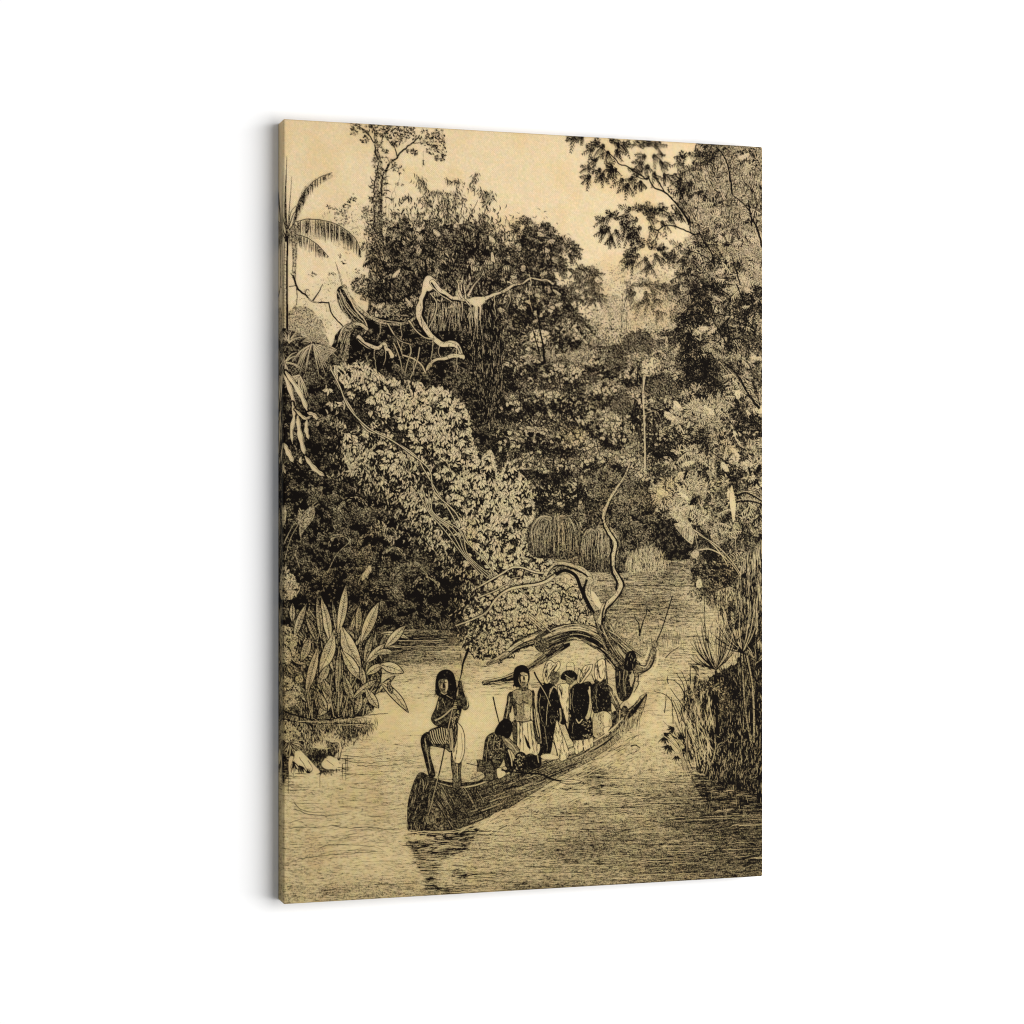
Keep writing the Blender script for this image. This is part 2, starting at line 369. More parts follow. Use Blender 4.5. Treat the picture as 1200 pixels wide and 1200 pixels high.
# ---- central trees (drooping-leaf crown, feather-leaf crown, dark wood behind)
wisp([(489,207),(495,215),(500,226),(505,240)], 90, 6, 1.1, .8, 3.5)
wisp([(472,232),(478,232),(482,236)], 26, 6, 1, .85, 3)
wisp([(495,235),(502,238),(506,245)], 40, 6, 1.1, .8, 3.5)
wisp([(521,210),(528,214),(535,212),(540,216)], 44, 5, 1, .85, 3)
wisp([(514,226),(520,232),(518,242)], 46, 6, 1.1, .8, 4)
wisp([(536,220),(532,235),(534,245)], 70, 6, 1.1, .85, 5)
wisp([(557,203),(556,212),(553,222)], 40, 5.5, 1, .85, 2.6)
wisp([(563,220),(566,226),(570,236)], 50, 6, 1.1, .85, 4)
wisp([(576,228),(572,236),(566,245)], 50, 6, 1.1, .75, 4)
wisp([(588,270),(584,275),(588,285)], 34, 6, 1.1, .85, 3)
wisp([(512,244),(520,250),(530,256)], 34, 6, 1.1, .8, 4)
wisp([(570,250),(566,262),(572,268)], 46, 6, 1.1, .8, 5)
wisp([(505,228),(515,225),(520,230)], 34, 6, 1.1, .8, 4)
for p in ([(537,262),(528,252),(518,243)], [(537,262),(534,250),(532,240)], [(545,265),(553,250),(560,236)], [(560,262),(568,250),(570,240)]):
    stroke(p, 1.3, .7, .95, ID_PRINT, .3)
T1 = tone(.66, [(545,290,30,22,.93),(500,270,26,20,.78),(470,300,30,22,.8),(555,330,45,25,.9),(445,330,25,20,.82),(535,262,20,10,.6),(475,262,12,14,.85),(500,250,30,10,.35),(580,275,14,10,.6),(500,355,40,25,.9),(560,380,30,20,.8),(450,365,30,14,.6),(600,330,20,14,.72)])
MA = full([(432,300),(437,290),(446,292),(454,282),(458,270),(464,264),(470,262),(474,250),(478,252),(482,266),(490,274),(496,266),(504,256),(510,258),(516,270),(524,262),(532,268),(540,260),(548,266),(556,258),(562,266),(570,262),(576,274),(586,276),(590,290),(600,294),(606,330),(610,420),(520,450),(440,440),(428,400),(432,350)], True, 8)
foliage(MA, T1, 8500, 6, 1.9, 'down', hp, .4, ID_PRINT, bend=.2, cf=CFS)
edge([(434,300),(440,288),(452,284),(460,268),(474,250),(486,266),(502,253),(522,260),(546,258),(568,260),(578,266),(590,286),(602,298)], 520, 6, 1.4, 11, ids=ID_PRINT, mode='down')
clumps([(458,272,3,5),(466,282,5,4),(500,262,8,5),(508,268,8,5),(512,258,6,4),(495,252,4,3)], L=4, W=1.6, ids=ID_PRINT, dens=.8, lightp=.4)
# feather-leaf crown
for x, y, r, a in ((616,262,9,-1.6),(606,270,9,3.5),(626,272,8,-.2),(612,282,9,3.2),(630,290,9,-.5),(644,276,9,-1),(652,284,9,-.4),(664,288,10,-.6),(672,292,8,-.1),(668,300,8,.3),(650,300,9,.2),(600,296,9,3.4),(604,306,9,2.8),(656,316,8,.2),(640,268,7,-1.6)):
    tuft(x, y, r, 6, a, 2.4, 3.6, 1, .93, .25, ID_PRINT)
T2 = tone(.62, [(625,305,25,20,.86),(615,290,14,10,.75),(650,300,14,10,.6),(645,330,18,14,.72),(632,350,40,22,.8),(640,385,40,20,.86),(600,350,14,12,.5),(622,400,10,12,.4),(610,335,14,5,.3),(660,360,14,22,.75),(655,400,20,10,.5)])
sprigs(MA, T1, 380, (8, 13), (5, 7), 1.35, CFS, ID_PRINT, .75)
MB = full([(598,310),(602,295),(610,284),(614,268),(624,268),(630,282),(640,276),(652,284),(660,290),(656,300),(660,312),(650,318),(648,330),(662,342),(670,358),(676,372),(686,378),(690,392),(700,410),(700,440),(600,450),(590,380)], True, 5)
foliage(MB, T2, 5200, 4.6, 1.5, 'rand', ids=ID_PRINT, cf=CFS)
edge([(598,310),(604,292),(614,266),(630,276),(652,280),(664,296),(656,314),(652,330),(668,350),(684,376),(698,396)], 420, 4.6, 1.2, 10, ids=ID_PRINT)
sprigs(MB, T2, 420, (7, 11), (3.4, 4.6), 1.1, CFS, ID_PRINT, .3)
# little tree right of it
for x, y in ((674,320),(682,316),(692,318),(698,322),(678,330),(690,330),(697,334),(686,342),(698,345),(670,338),(702,350),(676,350),(694,352)):
    tuft(x, y, 7, 6, None, 6, 3.4, 1, .85, .2, ID_PRINT)
stroke([(668,372),(674,362),(684,352),(692,340)], 1.2, .6, .9, ID_PRINT, .3); stroke([(668,372),(676,358),(672,346)], 1, .6, .9, ID_PRINT, .3)
for x, y in ((672,368),(680,378),(684,386),(668,382)):
    tuft(x, y, 8, 6, 0, 3, 3.4, 1, .9, .2, ID_PRINT)
for x, y in ((690,398),(698,404),(706,398),(684,402)):
    tuft(x, y, 6, 5, None, 6, 3, .9, .7, .2, ID_PRINT)

# the wide dark wood across the middle, down to the water
T3 = tone(.74, [(565,400,26,50,.93),(600,420,30,20,.85),(620,425,26,14,.55),(650,410,20,12,.6),(680,420,22,14,.62),(575,455,20,20,.8),(640,455,30,14,.9),(600,470,26,14,.68),(672,480,18,18,.95),(610,500,26,10,.85),(600,520,30,14,.72),(640,520,30,16,.88),
    (700,450,16,20,.5),(740,440,40,26,.45),(708,490,22,26,.42),(690,540,22,18,.6),(660,560,24,14,.75),(645,585,16,20,.93),(620,545,14,10,.8),(735,575,12,14,.42),(755,470,16,24,.85),(762,520,16,24,.93),(740,450,14,14,.8),(742,400,15,18,.6),(722,425,16,16,.7),
    (755,600,20,16,.75),(728,610,20,26,.66),(770,560,10,10,.9),(800,420,25,30,.85),(800,480,25,14,.4),(765,455,30,14,.7),(790,505,26,12,.7),(720,520,24,18,.56),(705,580,18,16,.6),(745,650,20,16,.68),(775,640,20,14,.7),(665,600,30,10,.92),(715,540,10,10,.5)])
MC = full([(560,400),(600,395),(640,398),(668,395),(690,402),(702,396),(712,402),(720,392),(728,398),(738,390),(748,394),(756,400),(768,412),(776,404),(790,410),(900,400),(900,700),(770,668),(720,672),(640,680),(560,640),(540,560),(535,470)], True, 6)
hz = np.clip((PY - 395) / 60, 0, 1) * np.clip((PX - 690) / 20, 0, 1) * np.clip((810 - PX) / 20, 0, 1) + 1 - np.clip((PX - 690) / 20, 0, 1) * np.clip((810 - PX) / 20, 0, 1)
keep = (MC > .5) & (rng.uniform(0, 1, (RH // 9 + 1, RW // 9 + 1)).repeat(9, 0).repeat(9, 1)[:RH, :RW] < hz + .15)
hz = hz + N8 * .35 + N3 * .2 + N20 * .2
foliage(np.where((hz < .5), 0, MC), T3 - .14, 15000, 4.0, 1.6, 'rand', ids=ID_PRINT, contrast=1.2, dark=.2)
for n_, y0_, y1_ in ((500, 385, 402), (900, 398, 428)):
    x = rng.uniform(690, 812, n_); y = rng.uniform(y0_, y1_, n_); leaves(x, y, rng.uniform(0, 6.3, n_), rng.uniform(2, 4, n_), 1.2, np.where(rng.uniform(0, 1, n_) < .75, rng.uniform(.5, .9, n_), .12), ids=ID_PRINT)
sprigs((MC > .5) & (PX < 800) & (PY > 400), T3 - .05, 700, (4, 7), (2.6, 3.8), 1.25, CFS, ID_PRINT, .3, .5, 4)
for q in ((700,432,22,14,.52),(790,440,24,18,.62),(738,440,20,12,.5),(665,392,22,16,.62),(620,360,26,20,.74),(660,440,26,16,.62),(618,430,22,14,.55),(710,462,22,16,.48),(590,440,24,18,.72),(745,478,22,22,.6),(790,480,22,20,.55),
          (640,470,28,14,.6),(688,492,20,16,.55),(600,478,22,16,.7),(715,505,20,20,.5),(665,520,26,16,.58),(620,512,26,14,.74),(775,520,22,18,.7),(592,520,20,20,.7),(700,545,24,16,.58),(645,552,26,14,.72),(735,545,18,14,.45),(755,560,16,14,.62),(612,548,18,14,.7),(680,575,26,14,.7),(722,578,18,14,.5),(645,590,26,16,.86),(760,600,18,16,.66),(720,606,22,16,.66)):
    crown(*q, ids=ID_PRINT)
for q in ((672,478,16,12,.98),(570,400,14,26,.96),(640,450,20,6,.9),(598,408,16,14,.9),(758,505,9,30,.93),(648,578,26,9,.96),(700,595,14,10,.92),(770,550,10,10,.9),(612,568,8,10,.95),(690,445,10,6,.85),(628,493,20,5,.92)):
    x, y, rx, ry, v = q; n_ = int(rx * ry * 1.6); a_ = rng.uniform(0, 6.28, n_); r_ = np.sqrt(rng.uniform(0, 1, n_)) * 1.15
    leaves(x + rx * r_ * np.cos(a_), y + ry * r_ * np.sin(a_), rng.uniform(0, 6.3, n_), 4, 1.6, np.where(rng.uniform(0, 1, n_) < .88, v, .3), ids=ID_PRINT)
for x, y0, y1 in ((648,520,560),(662,535,600),(676,548,605),(690,560,612),(636,556,600),(700,500,530),(610,430,470),(668,450,490),(728,480,520),(655,478,505),(742,470,510),(765,480,540),(772,476,540)):
    stroke([(x, y0), (x + random.uniform(-2, 2), (y0 + y1) / 2), (x + random.uniform(-2, 2), y1)], .9, 1.5, 1, ID_PRINT, .3)
# streaks in the dark hanging mass below the bare branch
m = full([(540,360),(575,352),(590,400),(585,480),(560,520),(548,470),(540,420)], True, 4)
lay(m, np.clip(.86 + N8 * .1, 0, 1)); hatch(m, hp, 700, 8, .6, .35, .12); hatch(m, hp, 1500, 9, .9, 1, .12)
# trunks inside the wood
for p, w0, w1, v in (([(638,425),(636,405),(632,380),(630,360)], 3, 1.6, 1), ([(632,415),(628,398),(626,388)], 2, 1, 1), ([(645,415),(650,400),(656,388),(668,370)], 1.6, .8, 1), ([(648,560),(650,520),(652,500)], 2, 1.2, .95),
                     ([(746,450),(748,430),(752,420)], 2.4, 1.2, .95), ([(688,620),(690,600),(694,580)], 1.6, 1, .95)):
    stroke(p, w0, w1, v, ID_PRINT, .4)
m = full([(622,390),(634,386),(646,392),(640,400),(634,408),(622,402)], True, 5); lay(m, .12); specks([(616,384),(642,382),(650,402),(630,414)], 170, 3.2, 1.2, .92)
stroke([(638,425),(636,405),(632,385)], 2.6, 2, 1); stroke([(632,415),(627,396),(624,386)], 1.8, 1.4, 1)
# umbrella-shaped small trees on the right of the wood
def dome(x, y, rx, ry, v=.6):
    m = full([(x - rx, y + ry * .3), (x - rx * .8, y - ry * .6), (x, y - ry), (x + rx * .8, y - ry * .6), (x + rx, y + ry * .3), (x, y + ry * .5)], True, 6)
    foliage(m, tone(v, []), int(rx * ry * 3.2), 2.8, 1, 'rand', ids=ID_PRINT, ck=.15)
dome(748, 405, 18, 18, .68); dome(722, 425, 12, 22, .76); dome(775, 455, 20, 16, .72); dome(728, 475, 14, 16, .6)
stroke([(745,450),(747,435),(750,424)], 2, 1.2, 1, ID_PRINT, .3)
m = full([(752,425),(765,420),(775,430),(765,440),(752,438)], True, 5); lay(m, .2); specks([(748,420),(778,420),(778,442),(750,442)], 200, 3, 1, .85)
# pale slender trunk
stroke([(755,550),(755,520),(754,490),(753,462),(753,440)], 2, 1, .2, ID_PRINT, .2); stroke([(756.4,550),(756.4,490),(754.6,450)], .6, .5, 1)
for p in ([(754,478),(764,470),(776,474)], [(753,476),(742,466),(730,464)], [(754,485),(768,482),(775,495)]):
    stroke(p, .8, .4, .25)
# bushes on the bank, far right shore
T4 = tone(.66, [(752,650,40,12,.55),(735,575,12,12,.35),(700,560,20,14,.55),(745,630,20,14,.75)])
m = full([(690,560),(720,545),(748,560),(765,590),(772,620),(778,650),(776,668),(700,676),(690,620)], True, 5)
foliage(m, T4, 2600, 3.4, 1.3, 'rand', ids=ID_PRINT, cf=CFS)
hatch(full([(735,668),(738,650),(760,640),(778,655),(780,668)], True, 3), -hp + .1, 500, 7, .6, .2, .3); hatch(full([(735,668),(738,650),(760,640),(778,655),(780,668)], True, 3), -hp, 300, 7, .6, .95, .3)
# weeping palms
def weep(x, y, rx, ry, ids=ID_PRINT):
    m = full([(x - rx, y + ry), (x - rx, y - ry * .2), (x - rx * .6, y - ry * .85), (x, y - ry), (x + rx * .6, y - ry * .85), (x + rx, y - ry * .2), (x + rx, y + ry)], True, 2)
    lay(m, np.clip(.85 + N3 * .1, 0, 1), 1, ids)
    for k in range(240):
        f = random.uniform(-1, 1); q = random.uniform(.75, 1.08); e = random.uniform(-.1, 1)
        xs_ = x + f * rx * .22 + random.uniform(-2, 2); ys_ = y - ry * (.8 * q) + abs(f) * 2
        xe = x + f * rx * q
        lt = random.random()
        stroke([(xs_, ys_ + 1), ((xs_ + xe) / 2 + f * 2, ys_ - 2.5 + abs(f) * 3 * q), (xe, ys_ + ry * .35 + abs(f) * 4), (xe + f, y + ry * e)], random.uniform(.4, .8), .4, .22 if lt < .3 else (.45 if lt < .5 else 1), ids, .3)
    for k in range(160):
        f = random.uniform(-1, 1); y0_ = y + random.uniform(-.4, .6) * ry; stroke([(x + f * rx, y0_), (x + f * rx + random.uniform(-.5, .5), y0_ + random.uniform(4, 12))], .6, .4, random.choice([.4, .5, 1, 1, 1]), ids)
# dark cave of shade at the far bend of the river
DKM = full([(768,618),(784,606),(800,612),(818,628),(824,642),(822,654),(790,655),(770,650)], True, 7)
# ---- big dark undergrowth at the left
T5 = tone(.84, [(350,600,24,34,.93),(385,580,30,22,.78),(420,560,20,16,.86),(440,600,22,12,.72),(425,640,24,16,.68),(470,690,26,20,.7),(530,660,20,24,.97),(520,700,26,30,.95),(500,650,20,14,.9),(395,690,14,20,.98),(370,670,10,14,.7),(440,700,24,24,.78),(560,700,16,20,.9),(375,510,16,20,.86),(345,520,14,14,.97),(470,460,40,16,.9),(400,620,20,14,.75),(480,430,40,20,.88),(545,450,14,20,.7)])
ML = full([(320,430),(345,420),(380,425),(400,385),(440,372),(520,372),(545,380),(560,460),(575,520),(590,560),(600,620),(610,680),(600,740),(560,752),(440,760),(320,860)], True, 3)
foliage(ML, T5 - .02, 14000, 2.6, .95, 'rand', ids=ID_PRINT, contrast=1.1, hi=.3, cf=CFM, ck=.3)
# rounded outlines of shrubs within the dark
for x, y, r in ((385,500,13),(430,575,14),(415,600,18),(455,590,12),(440,640,20),(480,680,22),(462,655,14),(400,640,14),(450,710,24),(500,690,16)):
    for k in range(46):
        a = random.uniform(math.pi * 1.02, math.pi * 1.98); rr = r * random.uniform(.8, 1.05)
        leaves([x + rr * math.cos(a)], [y + rr * math.sin(a)], a + hp, 3.2, .7, .38, ids=ID_PRINT)
for p in ([(332,640),(345,615),(360,598),(372,588)], [(335,655),(342,630),(352,612)], [(385,670),(395,650),(410,635)], [(418,690),(424,675),(432,665)], [(352,664),(348,650),(350,640)], [(375,590),(362,600),(352,612)]):
    stroke(p, .7, .5, .35)
fill([(366,592),(370,597),(368,608),(356,624),(354,632),(352,618),(356,606)], .45, tex=.2); hatch(full([(366,592),(370,597),(368,608),(356,624),(354,632),(352,618),(356,606)]), 2, 60, 5, .5, .9)
fill([(334,592),(337,600),(335,614),(331,618),(331,606)], .35); fill([(352,595),(355,602),(352,614),(350,608)], .5)
fill([(434,662),(436,668),(430,676),(425,680),(427,671)], .3)
stroke([(395,730),(400,705),(396,680),(392,668)], 3, 1.6, 1, ID_PRINT, .4); stroke([(400,735),(415,705),(420,680)], 2, 1, 1, ID_PRINT, .4); stroke([(360,705),(358,680),(364,665)], 1.2, .8, 1, ID_PRINT, .4)

# ---- palm at the far left
stroke([(336,420),(336,370),(336,320),(337,285),(338,272)], 7, 4.5, 1, ID_PALM); stroke([(335,420),(335,370),(335.2,320),(336.2,285)], 3.2, 2, .25, ID_PALM); stroke([(337,420),(337,360),(337.2,300)], .6, .5, .9, ID_PALM, .5)
for y in range(290, 400, 4): stroke([(333.5, y), (337, y + 1.2)], .5, .4, .8, ID_PALM)
stroke([(338,275),(336,255),(336,225),(337.5,185)], 3.6, .8, .85, ID_PALM); stroke([(337,240),(337.3,210),(337.6,190)], .8, .5, .2)
stroke([(339,275),(340,250),(342,225),(343,208)], 1.6, .5, .7, ID_PALM)
for p in ([(337,272),(332,255),(326,242),(320,238)], [(335,280),(328,268),(320,264)], [(339,268),(342,250),(348,242)], [(340,266),(346,250),(350,254)], [(335,276),(327,256),(322,246)], [(340,270),(346,264),(350,268)]):
    stroke(p, 1.4, .6, .85, ID_PALM)
def frond(pts, ln, n, v=.9, w=1.6, skew=0.0):
    "banana-like leaf whose torn blades hang straight down"
    stroke(pts, 1.2, .8, v, ID_PALM, .2)
    p = spline(pts, .3); i = np.sort(rng.integers(0, len(p), n)); t = i / len(p)
    L = ln * np.sin(np.pi * np.clip(t * .9 + .12, 0, 1)) ** .6 * rng.uniform(.45, 1.15, n)
    leaves(p[i, 0] + rng.normal(0, .3, n) + skew * L / 2, p[i, 1] + L / 2, hp - skew + rng.normal(0, .03, n), L, rng.uniform(.5, 1.3, n) * w * .6, np.clip(v - rng.uniform(0, .35, n), 0, 1), ids=ID_PALM)
m = full([(347,258),(352,232),(362,216),(376,208),(388,204),(391,209),(380,215),(368,222),(360,236),(352,255)], True, 1); lay(m, .22, 1, ID_PALM)
frond([(345,262),(350,240),(360,222),(374,210),(390,203)], 15, 105, 1)
m = full([(357,260),(372,258),(392,262),(408,270),(418,280),(423,294),(420,300),(410,285),(396,278),(375,280),(358,282)], True, 1); lay(m, .2, 1, ID_PALM)
frond([(348,261),(360,258),(380,259),(398,265),(413,276),(421,288),(424,302)], 25, 150, 1)
frond([(342,276),(350,276),(362,280),(376,290),(386,302)], 16, 60, .95)
frond([(340,272),(346,264),(350,268)], 26, 30, .8)
frond([(344,275),(347,277),(349,279)], 55, 34, .75)
stroke([(412,270),(416,268),(421,268)], .7, .4, .9, ID_PALM)
for p in ([(396,312),(400,325),(402,335)], [(428,262),(430,290),(427,318)], [(433,268),(432,300)]): stroke(p, .6, .5, .7, ID_PRINT, .6)
clumps([(404,308,3,3),(390,322,4,3),(420,318,3,4),(425,326,4,4),(399,300,1.5,3),(345,322,3,5),(367,322,5,3)], dens=.7, L=2.6, W=1, ids=ID_PRINT)
# bushes above the dead trunk
clumps([(424,335,12,10),(430,345,10,8),(418,332,5,5)], dens=1.1, L=3, W=1.3, lightp=.18, ids=ID_PRINT)
clumps([(462,362,12,5),(450,368,8,5),(476,358,8,4),(470,372,10,4),(486,350,5,4)], dens=.8, L=3, W=1.6, lightp=.8, ids=ID_PRINT)

# thin dead sprigs at the left
for p, a, b in (([(345,324),(349,336),(353,342),(360,347),(366,353),(376,355),(386,355)], 2.6, 1.6), ([(368,352),(374,344),(379,334)], 2, .9), ([(386,355),(389,366),(396,376),(404,384)], 1.8, 1.4), ([(349,336),(349,350),(349,358)], 1.4, .8), ([(358,346),(361,340),(364,342)], 1.2, .6), ([(340,336),(349,335)], 1, 1), ([(402,338),(398,322),(394,308)], .8, .5)):
    stroke(p, a, b, .95, ID_DEADBR, .25)
stroke([(361,350),(368,354),(374,355)], .7, .5, .15)

# ---- dead twisted branches
fill([(396,340),(400,336),(406,338),(412,352),(424,372),(431,382),(431,392),(426,396),(420,386),(408,372),(400,362),(396,350)], .9, ids=ID_DEADBR, tex=.25)
limb([(404,337),(411,350),(421,363),(434,373),(452,380),(470,381),(484,376),(494,364)], 5, 3, .45, 1, ID_DEADBR, 1, 22)
limb([(400,345),(406,358),(416,370),(426,378)], 3, 2, .35, 1, ID_DEADBR, 1, 8)
for q in ([(397,342),(402,356),(410,368),(420,380)], [(399,340),(405,352),(414,364),(426,378)], [(404,340),(412,354),(422,368)]): stroke(q, .7, .5, .2, ID_DEADBR, .3)
stroke([(403,339),(408,342),(412,352),(418,364),(427,374),(431,384),(428,391)], 1.8, 1.2, .08, ID_DEADBR)
stroke([(408,338),(411,348),(420,360),(434,372),(450,378)], 1.4, .8, .3, ID_DEADBR, .3)
stroke([(414,350),(424,362),(438,372),(455,377),(472,379)], 1, .8, .25, ID_DEADBR, .3)
stroke([(398,352),(404,366),(414,378)], .9, .6, .4, ID_DEADBR, .3)
limb([(400,398),(404,388),(412,382),(422,381),(429,386)], 6, 3.5, .15, 1, ID_DEADBR)
limb([(384,430),(398,424),(404,412),(406,402),(408,390),(414,384)], 15, 8, .62, 1, ID_DEADBR, 1, 30)
for k in range(14): stroke([(402 + random.uniform(-6, 8), 390), (400 + random.uniform(-6, 8), 408), (392 + random.uniform(-9, 8), 426)], .6, .5, random.choice([.2, 1]), ID_DEADBR, .4)
limb([(421,396),(428,402),(436,407),(444,409),(450,404),(453,410),(456,411),(459,417)], 4.6, 5.6, .05, 1, ID_DEADBR)
limb([(504,329),(500,337),(497,345),(494,352),(494,362),(493,371),(499,383),(505,392),(513,399),(520,403),(528,401),(535,403),(539,409),(542,419)], 9.5, 7.5, .05, 1, ID_DEADBR, -1, 34, 1.1)
stroke([(494,350),(490,358),(489,368),(493,380)], 3.4, 2, .12, ID_DEADBR, .3); stroke([(491,352),(487,364),(490,380),(498,392)], 1.4, 1, 1, ID_DEADBR, .3)
limb([(542,419),(532,418),(522,421),(512,422),(504,428),(499,437)], 6.5, 3, .08, 1, ID_DEADBR, -1, 8)
limb([(499,436),(494,427),(484,420),(472,416)], 2.6, 2.2, .1, 1, ID_DEADBR)
fill([(496,336),(499,328),(505,326),(511,329),(510,336),(503,342)], .06, ids=ID_DEADBR)
limb([(508,331),(515,341),(523,345),(530,350),(537,351),(548,353),(560,351),(572,350)], 6.5, 5, .06, 1, ID_DEADBR, 1, 5)
stroke([(508,338),(518,347),(528,353),(534,358)], 1.2, .8, .25, ID_DEADBR)
limb([(570,351),(580,346),(592,342),(602,335),(612,333),(622,327),(634,329),(641,329),(648,334)], 4.6, 1.8, .06, 1, ID_DEADBR, 1, 4)
stroke([(622,330),(620,322)], 1.2, .8, .1, ID_DEADBR)
for p in ([(540,352),(537,342),(538,330)], [(543,350),(541,338),(543,325)], [(546,349),(547,340),(551,333)], [(550,347),(555,336),(562,327)], [(546,350),(545,338),(544,330)]):
    limb(p, 3.4, 1.4, .12, 1, ID_DEADBR, rim=.4)
limb([(541,348),(538,338),(538,331)], 4, 3, .15, 1, ID_DEADBR)
for k in range(16):
    x = 551 + random.uniform(0, 15); h = random.uniform(14, 46)
    stroke([(x, 352), (x + random.uniform(-1.5, .5), 352 + h * .5), (x + random.uniform(-2, 1), 352 + h)], random.uniform(1.2, 2.2), .5, random.choice([.1, .15, .25, 1]), ID_DEADBR, .2)
fill([(552,350),(568,349),(567,356),(560,360),(553,357)], .12, ids=ID_DEADBR)
for p in ([(462,403),(466,412),(470,424),(472,438)], [(466,400),(470,410),(473,420)], [(480,403),(482,412),(478,425),(475,438)], [(492,408),(490,420),(486,432),(481,444)], [(541,352),(542,362),(541,376)]):
    limb(p, 1.7, .8, .2, 1, ID_DEADBR, rim=.4)
for k in range(26):
    x = 505 + random.uniform(0, 35); stroke([(x, 356), (x + random.uniform(-5, 2), 372), (x + random.uniform(-8, 3), 388)], .5, .4, .35, ID_PRINT)

for x_, y_, l_ in ((500,395,22),(508,400,30),(516,404,18),(526,404,24),(535,410,30),(580,346,26),(588,343,34),(596,339,24),(606,335,40),(612,334,28),(622,330,36),(640,331,22),(494,372,24),(486,420,20),(452,410,18),(440,408,26),(470,380,30),(460,380,22),(476,380,36),(446,378,20)):
    stroke([(x_, y_), (x_ + random.uniform(-2, 2), y_ + l_ * .5), (x_ + random.uniform(-3, 3), y_ + l_)], .9, .5, random.choice([.15, .25, 1, 1]), ID_DEADBR, .5)
for q in ([(505,345),(512,356),(509,372),(503,384)], [(480,377),(488,388),(498,396),(508,398)], [(546,353),(552,362),(548,372)], [(455,380),(462,392),(470,400),(482,404)]): limb(q, 2.2, 1.2, .2, 1, ID_DEADBR, 1, 3)
# epiphytes (spiky rosettes) at the left edge
m = full([(322,395),(335,385),(352,392),(366,400),(395,408),(400,425),(392,445),(352,450),(322,448)], True, 3); lay(m, np.clip(.86 + N3 * .15, 0, 1)); 
def rosette(x, y, r, n, a0, a1, v=(.05, .1, .2), w=1.9):
    for k in range(n):
        a = random.uniform(a0, a1); q = r * random.uniform(.6, 1.1)
        p = [(x, y), (x + q * .55 * math.cos(a), y + q * .55 * math.sin(a)), (x + q * math.cos(a) + 1, y + q * math.sin(a) + q * .22)]
        stroke(p, w + .9, 1, .97, ID_PRINT); stroke(p, w, .4, random.choice(v), ID_PRINT)
rosette(340, 402, 18, 24, -2.6, -.5); rosette(366, 404, 28, 16, 1.7, 2.6); rosette(368, 404, 30, 18, 0, 1.4); rosette(366, 402, 14, 12, -3, -.2, w=1)
rosette(335, 425, 20, 20, -3, 3); rosette(352, 440, 24, 16, 1, 3); rosette(395, 410, 26, 18, 2.4, 3.7, w=1.1)
# hanging strap leaves
def strap(pts, w, v=.07, ids=ID_LEAFPL):
    stroke(pts, w + 1.8, w * .8 + 1.2, 1, ids)
    p = spline(pts, .3); t = np.linspace(0, 1, len(p)); rr = w / 2 * (.55 + .55 * np.sin(np.pi * t) + .18 * np.sin(t * 19 + w)) * np.clip((1.04 - t) * 5, .25, 1)
    dots(p[:, 0], p[:, 1], rr, v, ids); dots(p[::2, 0] + rr[::2] * .7, p[::2, 1], .3, .75, ids)
for pts, w in (([(330,430),(338,448),(344,466),(347,482)], 4.5), ([(336,436),(350,456),(357,470),(362,484)], 5), ([(362,484),(368,486),(374,492)], 4), ([(330,460),(330,480),(330,500),(331,520)], 4.5), ([(344,472),(346,488),(343,504),(344,520)], 4), ([(350,488),(352,505),(355,520),(359,535)], 5),
               ([(361,492),(360,503),(363,515)], 4), ([(359,535),(366,545),(373,552),(382,558)], 4.5), ([(334,520),(339,530),(345,542)], 5), ([(354,536),(353,540),(355,543)], 3), ([(328,535),(332,545),(336,555)], 3.4), ([(326,560),(328,570),(329,577)], 2.5), ([(347,480),(358,490),(366,488)], 3),
               ([(390,496),(395,500),(397,508)], 1.2), ([(374,492),(382,490),(390,496)], 1.2)):
    strap(pts, w)

# ---- sunlit hanging mound of leaves
MM = full([(386,436),(396,428),(408,430),(420,426),(434,430),(440,440),(452,444),(466,446),(472,452),(480,446),(492,448),(502,456),(514,454),(526,460),(536,468),(546,480),(550,492),(550,508),(546,520),(556,524),(560,542),(566,536),(570,530),(578,530),(580,548),(584,560),(588,548),(594,542),(604,542),(608,552),(616,560),(620,572),(624,586),(624,606),(616,616),(614,630),(628,636),(640,648),(648,660),(640,668),(610,668),(590,680),(584,700),(570,694),(556,672),(540,650),(525,640),(505,640),(496,620),(480,606),(470,586),(452,576),(440,556),(420,556),(405,540),(402,510),(392,480),(384,460)], True, 3)
TM = tone(.34, [(395,470,14,24,.9),(420,490,16,20,.9),(440,520,16,14,.85),(470,520,14,14,.92),(455,500,14,9,.8),(500,560,22,22,.85),(530,610,18,22,.8),(560,660,16,16,.72),(455,560,18,10,.8),(500,625,20,14,.97),(540,645,16,12,.9),(425,435,20,10,.3),(450,452,20,10,.35),(490,470,24,16,.12),(520,480,20,16,.08),(535,505,12,20,.12),(555,560,12,20,.25),(600,570,14,22,.16),(595,620,18,22,.3),(620,650,20,12,.15),(480,545,6,20,.25),(490,590,10,20,.3),(425,535,14,10,.3),(550,620,10,16,.4),(575,690,10,10,.5)])
CFO = clumpfield(5, 12, 21, 1.25)
up3 = lambda q: np.pad(np.repeat(np.repeat(q, S, 0), S, 1), ((0, RH - q.shape[0] * S), (0, RW - q.shape[1] * S)), mode='edge')
lay(MM, np.clip(TM * .75 + .3 + up3(CFO[0]) * .35, 0, 1), 1, ID_MOUND)
x, y = scatter(MM, 3300); sh, an = cfs(CFO, x, y); t = samp(TM, x, y) + .48 * sh + .12 * samp(N8, x, y) + .1; r = rng.uniform(0, 1, len(x))
o = np.argsort(y + rng.normal(0, 16, len(y))); x, y, t, r, an = x[o], y[o], t[o], r[o], an[o]
v = np.where(r < np.clip(t * 1.2 - .12, .02, .97), rng.uniform(.8, 1, len(x)), rng.uniform(.0, .12, len(x)))
o_ = np.clip(samp(TM, x, y), 0, 1)
